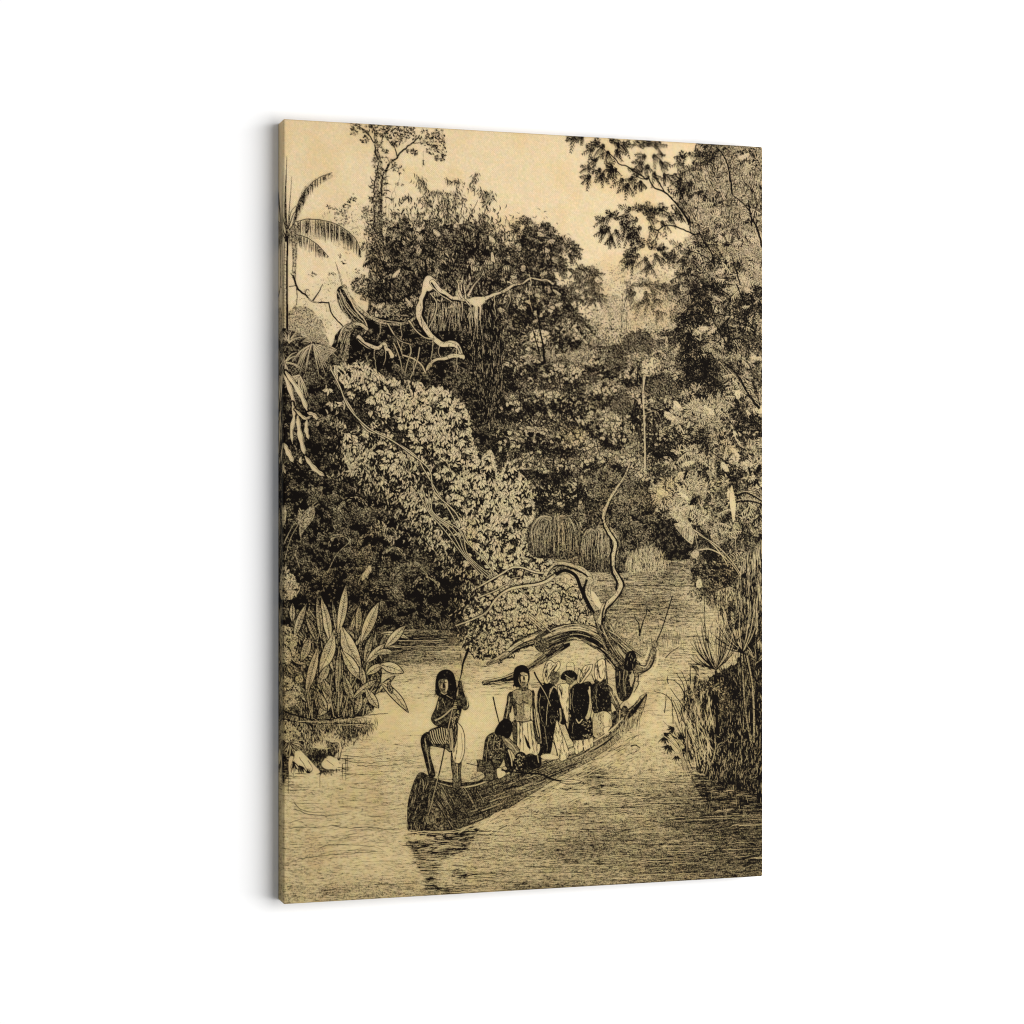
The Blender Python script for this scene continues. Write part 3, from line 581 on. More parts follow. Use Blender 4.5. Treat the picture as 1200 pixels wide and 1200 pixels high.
leaves(x, y, hp + .15 - np.cos(an) * .55 + rng.normal(0, .35, len(x)), rng.uniform(6, 12, len(x)), rng.uniform(2.6, 4.6, len(x)), v, ol=.95, olw=.34, bend=rng.uniform(-.2, .2, len(x)), ids=ID_MOUND)
bunches(MM, TM + .02, 560, (7, 11.5), 3.4, CFO, .45, ID_MOUND)
# dark gaps drawn as small comma strokes
x, y = scatter(MM, 700); leaves(x, y, hp + rng.normal(0, .6, len(x)), rng.uniform(2, 6, len(x)), 1.0, .98, bend=.2)
PROT[MM > .5] = .45
# lower left fringe hangs in loose sprays
def rimloose(pts, n, out):
    p = spline(pts, .5); i = rng.integers(0, len(p), n); o = np.abs(rng.normal(0, out, n))
    leaves(p[i, 0] - o * .8 + rng.normal(0, 3, n), p[i, 1] + o * .6 + rng.normal(0, 3, n), hp + .3 + rng.normal(0, .5, n), rng.uniform(4, 8, n), rng.uniform(1.5, 2.8, n), np.where(rng.uniform(0, 1, n) < .5, rng.uniform(.05, .35, n), .97), ol=.97, olw=.34, ids=ID_MOUND, bend=.15)
rimloose([(392,470),(402,500),(410,530),(430,556),(455,572),(475,596),(500,625),(530,648),(556,676)], 330, 9)
# curled rims along the top edge
def rimleaves(pts, n, L=7, W=3):
    p = spline(pts, .5); i = np.sort(rng.integers(0, len(p), n)); 
    leaves(p[i, 0] + rng.normal(0, 1, n), p[i, 1] + rng.normal(1.5, 1.5, n), hp + rng.normal(0, .8, n), L * rng.uniform(.6, 1.2, n), W * rng.uniform(.7, 1.2, n), .05, ol=.97, olw=.36, ids=ID_MOUND, bend=.25)
rimleaves([(396,430),(420,426),(438,434),(455,446),(480,448),(500,456),(526,460),(546,480),(550,508),(558,530)], 110)
rimleaves([(556,524),(562,546),(572,530),(580,548),(586,560),(594,542),(606,546),(618,566),(625,596),(616,618),(612,632)], 90)
rimleaves([(612,632),(628,638),(640,650),(648,662)], 30)
# outlying clusters on the dark
for x0, y0, rx, ry, n in ((410,528,14,9,44),(425,545,14,10,50),(440,520,10,8,26),(478,545,12,16,80),(482,575,10,18,80),(488,590,6,12,36),(452,558,12,7,30),(430,572,12,9,40),(445,618,10,8,36),(462,630,12,8,40),(472,612,8,10,24),(500,615,10,10,36),(510,632,10,8,30),(508,512,8,20,60),(530,668,12,10,40),(555,690,14,10,50),(545,712,16,12,60),(395,560,10,6,14),(560,735,14,12,60),(520,650,10,8,20)):
    x = rng.normal(x0, rx * .55, n); y = rng.normal(y0, ry * .55, n)
    leaves(x, y, hp + .2 + rng.normal(0, .5, n), rng.uniform(4, 7.5, n), rng.uniform(1.3, 2.4, n), np.where(rng.uniform(0, 1, n) < .72, rng.uniform(.05, .3, n), .95), ol=.97, olw=.34, ids=ID_MOUND, bend=.15)
# lianas running down the mound
for k in range(2):
    o = k * 6 - 5
    limb([(388, 432 + o * .5), (398 + o * .3, 452), (410 - o * .4, 478), (432 + o * .4, 502 - o * .3), (456 + o, 514 + o * .5), (480 - o, 530 - o * .4), (502 + o, 550), (510 - o * .5, 576), (534 + o, 602), (548 + o * .4, 634), (568 - o * .4, 656), (582 + o, 676)], 1.8, 1.2, .25, 1, ID_MOUND, rim=.6)
for k in range(4):
    o = k * 4
    limb([(490 + o * 1.6, 575), (503 + o * .4, 600), (522 + o * 1.5, 622), (543 + o * .5, 650), (566 + o, 676)], 1.2, .8, .3, 1, ID_MOUND, rim=.5)
for p in ([(425,440),(418,458),(428,478)], [(470,470),(474,500),(470,520)], [(540,470),(530,500),(528,530)], [(575,560),(582,600),(600,640)], [(540,560),(560,590),(566,620)], [(600,590),(592,620),(575,650)]):
    stroke(p, 1.1, .8, .95, ID_MOUND, .5)
for x0, y0, rx, ry, n in ((470,470,26,12,60),(512,500,22,22,90),(420,440,18,7,40),(545,560,10,16,40),(560,610,16,18,60),(595,590,16,26,110),(585,650,20,12,60)):
    x = rng.normal(x0, rx * .55, n); y = rng.normal(y0, ry * .55, n)
    leaves(x, y, hp + .2 + rng.normal(0, .5, n), rng.uniform(5, 9, n), rng.uniform(2, 3.2, n), rng.uniform(.03, .12, n), ol=.97, olw=.36, ids=ID_MOUND, bend=.2, half=None)
# ------------------------------------------------------------------ river
WM = full([(320,842),(420,780),(440,742),(520,738),(560,745),(640,676),(690,668),(720,672),(776,664),(778,650),(822,650),(830,690),(900,700),(900,1100),(320,1100)], True, 2)
WT = tone(.2, [(480,800,50,12,.2),(560,775,30,8,.25),(590,760,40,12,.12),(500,772,60,8,.6),(450,765,40,14,.85),(500,748,70,14,.98),(460,750,50,14,.95),(460,845,60,30,.04),(540,840,60,40,.0),(600,820,40,40,.03),(380,900,60,20,.08),(400,960,90,30,.2),(430,1000,60,30,.14),(350,1010,50,40,.26),(440,1040,80,14,.3),
    (740,680,60,12,.5),(700,700,40,14,.45),(780,665,40,8,.8),(800,650,30,8,.97),(770,690,40,8,.38),(760,712,66,30,.62),(720,700,30,22,.62),(780,675,34,14,.7),(755,765,40,16,.4),(770,800,40,14,.18),(800,760,30,14,.26),(770,840,26,24,.1),(740,880,30,14,.28),(810,800,30,30,.2),
    (760,930,60,24,.5),(700,910,24,12,.6),(820,960,70,30,.72),(860,940,60,60,.84),(880,1000,60,60,.86),(800,1010,80,34,.78),(720,985,60,20,.66),(640,1000,70,20,.55),(650,955,50,16,.45),(700,1000,60,30,.6),(590,1000,40,20,.36),(640,1040,80,14,.7),(420,1045,120,12,.4),(760,1040,90,12,.66),(560,1050,50,10,.42),(690,950,40,10,.5),(560,990,40,14,.34)])
lay(WM, np.clip(WT + NHL * (.04 + .07 * np.clip(WT, 0, 1)), 0, 1), 1, ID_RIVER)
WGR = WM > .5
def wlines(n, box, w=.5, L=(6, 40), tmin=.0):
    x = rng.uniform(box[0], box[2], n); y = rng.uniform(box[1], box[3], n); t = samp(WT, x, y); k = samp(WM, x, y) > .5
    for a, b, tt, kk in zip(x, y, t, k):
        if not kk or random.random() < .25: continue
        l = random.uniform(*L) * (.35 if b < 800 else 1); v = random.uniform(.55, .95) if random.random() < .35 + tt * .4 else (.08 if tt > .25 else .4)
        s = random.uniform(-.12, .12) * (b - 640) / 300
        stroke([(a - l / 2, b + s * l), (a - l / 6, b + random.uniform(-.5, .5)), (a + l / 5, b + random.uniform(-.5, .5)), (a + l / 2, b - s * l)], w * random.uniform(.5, 1.2), .3, min(1, v), ID_RIVER)
wlines(620, (430, 740, 560, 800)); wlines(160, (500, 760, 640, 815)); wlines(520, (700, 655, 840, 840)); wlines(170, (400, 860, 500, 1050)); wlines(90, (330, 900, 480, 1050), .6, (20, 60)); wlines(560, (560, 900, 895, 1055), .45, (8, 36))
for x0, x1, y in ((500,590,762.5),(560,620,764),(540,600,772),(440,560,757),(430,520,750),(700,760,682),(704,775,680)):
    stroke([(x0, y + .3), ((x0 + x1) / 2, y), (x1, y - .3)], .9, .6, .08, ID_RIVER, .3)
for x0, x1, y in ((575,625,762),(700,742,680),(560,590,765),(728,790,686)): stroke([(x0, y), (x1, y - .6)], .9, .6, 1, ID_RIVER, .3)
for k in range(330):
    x_ = random.uniform(500, 890); y_ = random.uniform(905, 1050); l_ = random.uniform(16, 70); s_ = -.035 * (x_ - 700) / 200
    stroke([(x_, y_), (x_ + l_ * .5, y_ + s_ * l_ + random.uniform(-.5, .5)), (x_ + l_, y_ + s_ * l_ * 2)], random.uniform(.6, 1.1), .35, random.choice([.1, .15, .85, .95, 1]), ID_RIVER, .25)
for k in range(120):
    x_ = random.uniform(700, 820); y_ = random.uniform(684, 800); l_ = random.uniform(8, 40)
    stroke([(x_, y_), (x_ + l_, y_ + random.uniform(-.5, .3))], random.uniform(.5, .9), .35, random.choice([.1, .9, 1]), ID_RIVER, .2)
# ripples in the foreground
for p in ([(346,940),(352,946),(366,950),(382,951)], [(346,946),(360,952),(380,954),(410,952)], [(390,966),(410,969),(428,968)], [(432,955),(446,955),(462,952)], [(432,968),(450,970),(468,969)], [(340,968),(370,968),(400,965)], [(375,992),(395,988),(440,990)], [(350,1005),(400,999),(450,996)], [(405,890),(430,893),(460,890),(495,892)], [(404,884),(430,886),(450,884)], [(420,896),(450,896),(480,892)], [(372,906),(390,902),(410,900)], [(440,1035),(470,1034),(495,1033)], [(790,958),(820,956),(895,957)], [(720,974),(750,968),(790,966)]):
    stroke(p, .9, .5, .9, ID_RIVER, .4)
for k in range(60):
    x = random.uniform(560, 700); y = 965 - (x - 560) * .42 + random.uniform(2, 30); l = random.uniform(5, 16)
    stroke([(x, y), (x + l / 2, y - l * .3 + random.uniform(-1, 1)), (x + l, y - l * .42)], random.uniform(.5, 1.2), .4, random.choice([.04, .04, .95]), ID_RIVER, .3)
for k in range(70):
    x = random.uniform(520, 690); y = random.uniform(985, 1040); l = random.uniform(8, 26)
    stroke([(x, y), (x + l / 2, y - random.uniform(0, 2)), (x + l, y - l * .12)], random.uniform(.5, 1), .4, random.choice([.05, .1, .9]), ID_RIVER, .3)
# reflections: canoe bow, right bank
def reflect(poly, v, n, a=.85):
    m = full(poly, True, 3); lay(m, np.clip(v + NHL * .22, 0, 1), a, ID_RIVER)
    x, y = scatter(m, n); leaves(x, y, rng.normal(0, .06, n), rng.uniform(4, 16, n), rng.uniform(.5, 1.2, n), np.where(rng.uniform(0, 1, n) < v, 1, .1), ids=ID_RIVER)
reflect([(478,973),(530,973),(560,966),(556,978),(548,986)], .82, 130, .9)
reflect([(480,984),(550,980),(546,992),(536,1000),(520,1004),(490,1006),(484,996)], .72, 230, .7)
reflect([(488,1004),(522,1004),(514,1016),(512,1034),(502,1046),(498,1030),(494,1022)], .6, 110, .6)
reflect([(500,1034),(514,1032),(518,1044),(500,1050)], .65, 30, .6); reflect([(532,1018),(548,1020),(546,1032),(530,1032)], .6, 30); reflect([(520,1040),(545,1036),(544,1046),(520,1050)], .6, 30)
for p in ([(480,978),(495,979),(500,976)], [(482,982),(498,980),(510,983),(530,984),(545,980)], [(490,994),(512,990),(535,991)], [(488,1008),(510,1005),(525,1008)], [(478,973),(500,975),(520,971),(545,970)]):
    stroke(p, 1, .7, .08, ID_RIVER, .5)
reflect([(815,906),(895,906),(895,950),(840,948),(822,935),(815,920)], .86, 300); reflect([(886,905),(895,905),(895,938),(886,938)], .99, 10, 1)
reflect([(690,900),(708,905),(704,930),(690,928)], .6, 50, .6)
stroke([(812,905),(835,907),(870,908),(895,907)], 1, .7, .15, ID_RIVER, .4)
for k in range(90):
    x = random.uniform(815, 893); y = random.uniform(908, 955); stroke([(x, y), (x + random.uniform(-1, 1), y + random.uniform(3, 9))], .5, .4, random.choice([.15, 1, 1]), ID_RIVER)
# faint reeds' reflections, right of the log
for k in range(70):
    x = random.uniform(750, 800); y = random.uniform(735, 752) + abs(x - 775) * .1
    stroke([(x, y), (x + random.uniform(-1, 1), y + random.uniform(4, 12))], .5, .4, .75, ID_RIVER)

# grassy bank in the foreground, left
m = full([(322,800),(352,812),(380,822),(410,832),(424,846),(420,862),(405,872),(398,880),(392,890),(396,900),(372,906),(350,900),(336,912),(322,925)], True, 3)
foliage(m, tone(.66, [(340,820,14,14,.5),(380,850,20,14,.5),(400,850,16,10,.7),(335,880,14,16,.8),(375,880,14,12,.75),(345,850,12,10,.85)]), 1900, 4, 1, 'dir', hp, .5, ID_PRINT, ck=.25)
hatch(full([(345,840),(425,838),(432,852),(400,875),(350,870)], True, 3), -hp - .15, 420, 9, .8, .2, .35); hatch(full([(345,840),(430,838),(440,852),(400,875),(350,870)], True, 3), -hp - .1, 420, 8, .6, .98, .35)
for k in range(60):
    x = random.uniform(398, 432); y = 862 - (x - 398) * .3 + random.uniform(-2, 8); a = random.uniform(-1.9, -.8); l = random.uniform(7, 15)
    stroke([(x, y), (x + l * .5 * math.cos(a), y + l * .5 * math.sin(a)), (x + l * math.cos(a) + 2, y + l * math.sin(a) + 1)], .8, .4, .9, ID_PRINT)
fill([(346,882),(352,878),(360,885),(370,896),(376,904),(364,906),(352,898),(348,890)], .05); fill([(386,885),(394,888),(400,898),(384,900),(378,894)], .06)
fill([(340,888),(346,886),(352,900),(358,912),(342,912)], .06)
for p in ([(352,886),(358,896),(364,905)], [(362,890),(368,900)], [(384,890),(392,896)], [(346,884),(342,898),(346,910)]): stroke(p, .8, .5, .8, ID_PRINT, .3)
for p in ([(390,868),(398,868),(400,875),(398,888)],): strap(p, 2.6)
def fan(x, y, n, r, a0, a1, v=.97, w=1.3, ids=ID_PRINT):
    for k in range(n):
        a = a0 + (a1 - a0) * (k + random.uniform(.2, .8)) / n; l = r * random.uniform(.7, 1.1)
        leaves([x + l / 2 * math.cos(a)], [y + l / 2 * math.sin(a)], a, l, w, v, bend=random.uniform(-.15, .15), ids=ids)
fan(376, 886, 13, 12, -3.3, .2); fan(345, 890, 7, 16, .9, 1.9); fan(332, 880, 9, 18, 1, 2); fan(362, 905, 5, 7, -2.4, -.4); fan(390, 868, 11, 13, -3, .1, .2, 2)
fan(378, 876, 12, 12, -3.1, 0, .15, 1.6); fan(340, 868, 10, 18, -.2, 2.4, .2, 1.8); fan(340, 868, 10, 18, -.2, 2.4, .95, 1); fan(352, 895, 6, 12, .6, 1.9, .95, 1.6)
for x, y0, y1 in ((339,905,928),(330,900,926),(376,905,921),(406,888,912),(408,884,902),(402,894,912)): stroke([(x, y0), (x, y1)], 1, .6, .97, ID_RIVER)
for k in range(14):
    y = random.uniform(904, 925); x = random.uniform(328, 350); stroke([(x, y), (x + random.uniform(8, 26), y - .5)], .8, .4, .9, ID_RIVER, .3)
for k in range(10):
    y = random.uniform(885, 910); x = random.uniform(396, 405); stroke([(x, y), (x + random.uniform(6, 16), y - .5)], .8, .4, .95, ID_RIVER, .3)
for k in range(26):
    y = random.uniform(836, 850); x = random.uniform(352, 420); stroke([(x, y), (x + random.uniform(8, 26), y - .5)], .9, .5, random.choice([.1, 1, 1]), ID_RIVER, .3)

# ---- broad-leaved plants at the left water's edge
m = full([(340,735),(358,715),(380,720),(420,715),(440,735),(450,760),(448,790),(440,815),(432,836),(360,840),(342,820),(330,780)], True, 2)
lay(m, np.clip(.92 + N3 * .1, 0, 1), 1, ID_LEAFPL); hatch(m, -hp, 420, 12, .9, .45, .3)
def bleaf(b, t, w, v=.1, curl=0.0, veins=True, shade=0.0):
    "one broad leaf from base to tip"
    bx, by = b; tx, ty = t; L = math.hypot(tx - bx, ty - by); a = math.atan2(ty - by, tx - bx); nx, ny = -math.sin(a), math.cos(a)
    P = lambda u, o: (bx + (tx - bx) * u + nx * (o + curl * 4 * u * (1 - u)), by + (ty - by) * u + ny * (o + curl * 4 * u * (1 - u)))
    up_ = [P(u, w / 2 * q) for u, q in ((0, 0), (.15, .5), (.35, .95), (.6, 1), (.8, .7), (.93, .28))]; dn = [P(u, -w / 2 * q) for u, q in ((.93, .28), (.8, .7), (.6, 1), (.35, .95), (.15, .5))]
    poly = up_ + [P(1, 0)] + dn
    big = [(x + (x - (bx + tx) / 2) * .03, y + (y - (by + ty) / 2) * .03) for x, y in poly]
    o_ = [P(u, q) for u, q in ((-.02, 0), (.15, w / 4 + 1), (.35, w / 2 + 1.1), (.6, w / 2 + 1.2), (.8, w / 2 * .7 + 1.2), (1.06, 0), (.8, -w / 2 * .7 - 1.2), (.6, -w / 2 - 1.2), (.35, -w / 2 - 1.1), (.15, -w / 4 - 1))]
    fill(o_, 1, ids=ID_LEAFPL); fill(poly, v, ids=ID_LEAFPL)
    if shade: fill(up_ + [P(1, 0)], shade, a=.8)
    mid = [P(0, 0), P(.5, 0), P(.98, 0)]; stroke(mid, .9, .6, 1)
    if veins:
        n = int(L / 2.6)
        for k in range(1, n):
            u = k / n
            for s_ in (-1, 1):
                q = w / 2 * (1 - abs(2 * u - 1.05) ** 2.2); 
                if q < 1 or random.random() < .3: continue
                stroke([P(u, s_ * .3), P(min(.98, u + q * .6 / L), s_ * q * random.uniform(.5, .85))], .65, .4, random.choice([.8, 1, 1]))
for k in range(60):
    x_ = random.uniform(346, 446); y_ = random.uniform(745, 832); a_ = -hp + (x_ - 396) / 70 + random.gauss(0, .35); l_ = random.uniform(16, 34)
    bleaf((x_, y_), (x_ + l_ * math.cos(a_), max(708, y_ + l_ * math.sin(a_))), random.uniform(4, 8), random.choice([.3, .45, .6, .15]), random.uniform(-2, 2), True, .75)
for b, t, w, v, c, s_ in (((388,752),(378,702),9,.1,1,.3),((378,750),(373,700),6,.4,0,.6),((372,750),(360,722),7,.45,1,.7),((346,748),(360,708),7,.25,-1,.5),((344,728),(344,707),6,.3,0,.45),((396,742),(391,705),4,.45,0,.6),((397,742),(406,687),9,.08,1,.25),((420,742),(422,709),7,.3,0,.6),
    ((424,752),(444,706),11,.1,0,.35),((412,740),(417,722),4,.2,0,.4),((446,742),(480,748),5,.15,-3,.3),((452,758),(475,733),9,.08,0,.3),((428,775),(436,745),7,.4,0,.7),((430,776),(451,754),8,.1,0,.3),((440,766),(462,764),6,.2,-2,.4),
    ((416,748),(408,738),6,.2,0,.5),((364,746),(354,774),9,.3,-1,.5),((374,758),(360,812),9,.12,0,.35),((392,742),(376,786),13,.1,-2,.35),((402,734),(424,780),15,.1,3,.3),((402,762),(424,796),11,.1,0,.35),((399,758),(396,812),6,.2,0,.5),((386,778),(374,800),8,.3,-1,.5),
    ((430,790),(450,778),8,.15,-1,.4),((446,778),(473,787),11,.06,-1,.2),((424,780),(428,803),6,.2,0,.5),((404,790),(416,822),8,.3,1,.6),((380,795),(390,815),8,.3,1,.6),((414,818),(442,796),7,.3,-1,.5),((446,798),(478,832),8,.1,-2,.3),((456,800),(460,812),4,.5,0,.7),((430,806),(444,828),9,.12,1,.3),
    ((388,814),(374,838),10,.25,-2,.6),((376,812),(384,832),8,.3,1,.6),((424,812),(418,836),8,.3,0,.6),((402,805),(396,836),5,.35,0,.6),((412,824),(412,840),5,.4,0,.7),((354,790),(350,800),9,.3,0,.5),((347,775),(352,765),6,.35,0,.6),((346,790),(338,778),6,.5,0,.7)):
    bleaf(b, t, w, v, c, True, s_)
for p in ([(398,838),(398,800),(400,765)], [(392,838),(388,812),(390,790)], [(404,838),(410,812),(420,790)], [(366,836),(362,815),(366,795)], [(426,838),(430,820),(440,800)]):
    limb(p, 1.4, .9, .3, 1, ID_LEAFPL, rim=.4)
stroke([(330,830),(350,838),(380,842),(424,838),(455,835)], 1.8, .8, 1, ID_RIVER, .5); stroke([(330,842),(370,847),(400,846),(440,848)], 1.2, .8, 1, ID_RIVER, .6); stroke([(350,844),(380,845),(404,843)], .9, .7, .12, ID_RIVER, .4)
# flowering shrubs on the edge
clumps([(334,672,5,10),(340,682,8,10),(345,690,8,8),(338,695,7,7),(336,740,7,8),(342,750,8,8),(340,762,7,7),(336,772,6,7),(336,800,8,8),(344,808,9,8),(338,820,8,7),(346,820,6,6),(334,850,7,7),(344,858,8,7),(336,862,6,6)], dens=1.5, L=4.6, W=2.3, lightp=.82, ids=ID_LEAFPL)

# ------------------------------------------------------------------ fallen tree
m = full([(545,730),(556,700),(575,690),(600,680),(640,676),(676,680),(690,700),(700,730),(710,745),(690,742),(660,738),(620,752),(585,770),(560,766),(545,755)], True, 3)
lay(m, np.clip(.42 + np.clip((600 - PX) / 90, 0, .4) + N3 * .3, 0, 1), 1, ID_MOUND); CF2 = clumpfield(4, 9, 31, 1)
x, y = scatter(m, 1050); sh, an = cfs(CF2, x, y); t = .02 + .3 * sh + np.clip((600 - x) / 100, 0, .35); r = rng.uniform(0, 1, len(x))
leaves(x, y, hp + rng.normal(0, .8, len(x)), rng.uniform(5, 9.5, len(x)), rng.uniform(2.2, 3.8, len(x)), np.where(r < t, .9, rng.uniform(.02, .15, len(x))), ol=.95, olw=.32, bend=.15, ids=ID_MOUND)
bunches(m, np.clip((600 - PX) / 90, 0, .6).astype(np.float32) - .1, 150, (6, 9), 2.8, CF2, .3, ID_MOUND)
x, y = scatter(m, 160); leaves(x, y, hp + rng.normal(0, .9, len(x)), rng.uniform(3, 8, len(x)), .9, .97, bend=.2); PROT[m > .5] = .4
clumps([(555,745,16,10),(575,755,14,6),(540,748,8,5)], L=4.5, W=2, lightp=.6, ids=ID_MOUND, dens=.6)
weep(651, 625, 28, 26); weep(703, 640, 22, 27)
def trunk(pts, w0, w1, n=60, base=.72):
    limb(pts, w0, w1, base, 1, ID_LOG, rim=.7)
    p = spline(pts, .5); t = np.gradient(p, axis=0); t /= np.hypot(t[:, 0], t[:, 1])[:, None]; nr = np.stack([-t[:, 1], t[:, 0]], 1); w = np.linspace(w0, w1, len(p))
    for _ in range(n):
        a = random.randint(0, len(p) - 20); b = min(len(p), a + random.randint(14, 60)); o = random.uniform(-.48, .48)
        q = p[a:b] + nr[a:b] * (w[a:b] * o)[:, None]; lightside = o < -.1
        dots(q[:, 0], q[:, 1], random.uniform(.2, .5), .08 if random.random() < (.55 if lightside else .25) else 1, ID_LOG)
trunk([(572,777),(590,768),(606,756),(622,749),(640,744)], 3, 17, 120)
trunk([(567,799),(590,795),(610,788),(622,778),(640,766),(662,750)], 3, 16, 150)
trunk([(636,752),(655,744),(676,740),(696,746),(712,758),(722,770),(730,781)], 24, 18, 420, .8)
for p in ([(624,757),(612,750),(600,744)], [(566,802),(590,800),(606,798)], [(570,780),(560,779)], [(600,762),(588,764)]): stroke(p, 1.2, .6, 1, ID_LOG, .4)
for k in range(16):
    x = random.uniform(575, 640); y = 800 + random.uniform(-2, 7); stroke([(x, y), (x + random.uniform(4, 14), y)], 1, .5, .85, ID_RIVER, .3)
limb([(560,700),(580,692),(596,684),(608,690),(620,700)], 1.6, 1.2, .3, 1, ID_LOG)
limb([(535,732),(556,724),(570,716),(582,700),(596,690),(612,686),(628,684),(640,680),(652,672),(664,669),(672,674)], 2, 4.6, .25, 1, ID_LOG, -1, 10)
limb([(560,688),(574,680),(588,672),(600,665),(612,665),(626,670),(638,671),(648,666),(656,661)], 2, 2.6, .15, 1, ID_LOG, 1)
limb([(640,672),(648,662),(658,660),(670,663),(682,668),(690,674),(692,682)], 4.5, 7, .25, 1, ID_LOG, 1, 12)
limb([(596,685),(600,678),(610,676)], 1.2, .8, .2, 1, ID_LOG)
stroke([(652,672),(662,668),(674,674),(680,688),(686,702),(694,716)], 4, 5, 1, ID_LOG)
limb([(690,680),(687,692),(692,704),(700,718),(706,730)], 8, 11, .35, 1, ID_LOG, 1, 22)
fill([(692,692),(698,696),(706,712),(704,714),(696,706)], .08)
trunk([(702,722),(708,736),(716,752),(728,770),(740,782)], 16, 22, 120, .66)
for p in ([(712,738),(722,744),(738,758),(752,768)], [(716,746),(730,758),(748,774)]): limb(p, 2.2, 1.6, .3, 1, ID_LOG, 1, 6)
limb([(704,726),(708,712),(716,704),(724,694),(728,684),(724,676),(718,664),(719,650),(721,636),(714,624),(708,612),(708,602),(714,586),(724,570),(731,558),(736,548),(737,543)], 8, 1.8, .15, 1, ID_LOG, 1, 16)
stroke([(722,690),(722,680),(716,668),(715.5,650),(717,637),(711,625),(706,613)], 3, 2, 1, ID_LOG, .4)
stroke([(705,730),(706,716),(710,704)], 3, 1.5, 1, ID_LOG); stroke([(704,600),(700,596)], 1.4, .8, 1, ID_LOG); stroke([(706,610),(702,604)], 2, 1, 1, ID_LOG); stroke([(722,682),(718,672),(715,656)], 1.8, 1.2, 1, ID_LOG)
stroke([(637,690),(643,698),(650,692),(660,697)], 1.4, .7, 1, ID_LOG, .3); stroke([(650,693),(656,690)], 1, .6, 1, ID_LOG)
for p in ([(620,718),(640,735),(648,742)], [(620,724),(636,738)]): limb(p, 1.6, 1.2, .3, 1, ID_LOG, rim=.5)
for k in range(70):
    x = random.uniform(706, 730); y = random.uniform(716, 746); a = random.uniform(-2.4, -.6); l = random.uniform(4, 12)
    stroke([(x, y), (x + l * math.cos(a), y + l * math.sin(a))], .6, .4, random.choice([.1, .9, .9]), ID_LOG)
# snag sticking out of the water
stroke([(749,744),(748,732),(745,726),(742,719)], 2.2, 1, 1, ID_LOG, .2); stroke([(749,744),(752,730),(756,720),(758,709)], 2.2, 1.2, .95, ID_LOG, .3); stroke([(757,712),(762,718),(766,720)], 1.4, .7, 1, ID_LOG); stroke([(779,770),(786,763),(795,757)], 1.4, 1, .95, ID_LOG)
clumps([(735,745,12,8),(745,752,12,6),(728,738,8,6)], L=3, W=1, lightp=.6, v=.95, ids=ID_LOG, dens=.5)
# ------------------------------------------------------------------ right-hand trees
# dark gap over the bend of the river
lay(DKM, np.clip(.93 + N3 * .12, 0, 1), 1, ID_PRINT)
hatch(full([(735,668),(738,650),(760,638),(778,650),(780,668)], True, 3), -hp + .1, 260, 8, .6, .25, .3)
TR = tone(.56, [(830,175,22,14,.45),(870,165,30,10,.85),(880,190,14,18,.35),(815,200,24,20,.62),(855,200,14,24,.66),(800,225,14,10,.4),(845,222,20,8,.25),(830,250,20,14,.4),(880,250,16,30,.42),(850,270,16,14,.72),(815,290,24,12,.4),(885,300,12,18,.3),(830,320,26,12,.85),(800,310,16,8,.45),(860,335,20,8,.4),(885,350,18,10,.9),
    (870,360,22,16,.8),(825,345,18,12,.85),(780,345,20,12,.3),(835,300,14,8,.3),(850,320,16,6,.35),(880,325,12,8,.3),(830,375,30,12,.5),(805,382,16,9,.9),(850,380,14,20,.88),(880,390,20,20,.75),(870,330,12,8,.35),(810,405,16,9,.95),(845,410,30,10,.8),(820,437,28,12,.95),(855,425,14,14,.8),(880,440,20,16,.6),(835,460,24,8,.4),(870,430,10,12,.3),(820,478,26,10,.12),(800,490,20,8,.15),(845,480,20,10,.2),(860,470,14,14,.6),(795,495,16,8,.3),(870,490,26,14,.9),(830,500,20,12,.7),(800,470,10,14,.5),(815,515,24,8,.75),(870,515,20,12,.8),(790,535,18,8,.35),(830,535,20,10,.5),(858,530,14,10,.35),(880,540,14,10,.2),(800,575,40,12,.25),(835,560,14,12,.6),(870,560,26,12,.85),(775,575,18,10,.2),(790,595,20,8,.3),(820,600,20,8,.3),(850,600,16,16,.8),(830,620,16,10,.45),(880,600,16,12,.5),(880,640,20,20,.55),(830,650,24,14,.6),(850,640,14,16,.75),(825,670,20,10,.85),(850,680,20,20,.85),(880,690,20,20,.75),(840,700,14,8,.5)])
MR = full([(792,205),(796,190),(804,198),(814,188),(822,178),(832,170),(850,166),(905,150),(905,720),(850,716),(826,690),(812,668),(806,650),(818,636),(812,622),(796,612),(784,600),(766,590),(760,576),(770,566),(790,556),(796,540),(785,520),(790,500),(782,490),(790,470),(800,460),(796,440),(788,428),(800,412),(796,398),(792,382),(784,372),(790,358),(800,350),(796,335),(806,322),(790,312),(802,300),(800,285),(812,272),(806,255),(790,240),(796,228),(790,215)], True, 6)
TR = TR - .05 * (PY > 420) - .13 * (PY <= 420)
foliage(MR, TR, 9500, 5.4, 2.0, 'rand', ids=ID_RIGHT, cf=CFM, ck=.5, contrast=1.3, dark=.18)
sprigs(MR, TR, 500, (10, 15), (4.6, 6.2), 1.4, CFM, ID_RIGHT, .4)
x, y = scatter(MR, 120); sh, an = cfs(CFM, x, y); t = samp(TR, x, y) + .4 * sh + .15 * samp(N20, x, y); o = np.argsort(y)
for j in o:      # whole feather leaves, dark ones in shade and pale ones in light
    d_ = random.random() < min(.95, max(.06, (t[j] - .5) * 1.8 + .5)); up_ = y[j] < 420
    spray(x[j], y[j], an[j] + random.gauss(0, .4), 6, random.uniform(9, 14), 0, random.uniform(4, 5.6), 1.5 if up_ else 2.1, .2, random.uniform(.9, 1) if d_ else random.uniform(.03, .15), ID_RIGHT, .5)
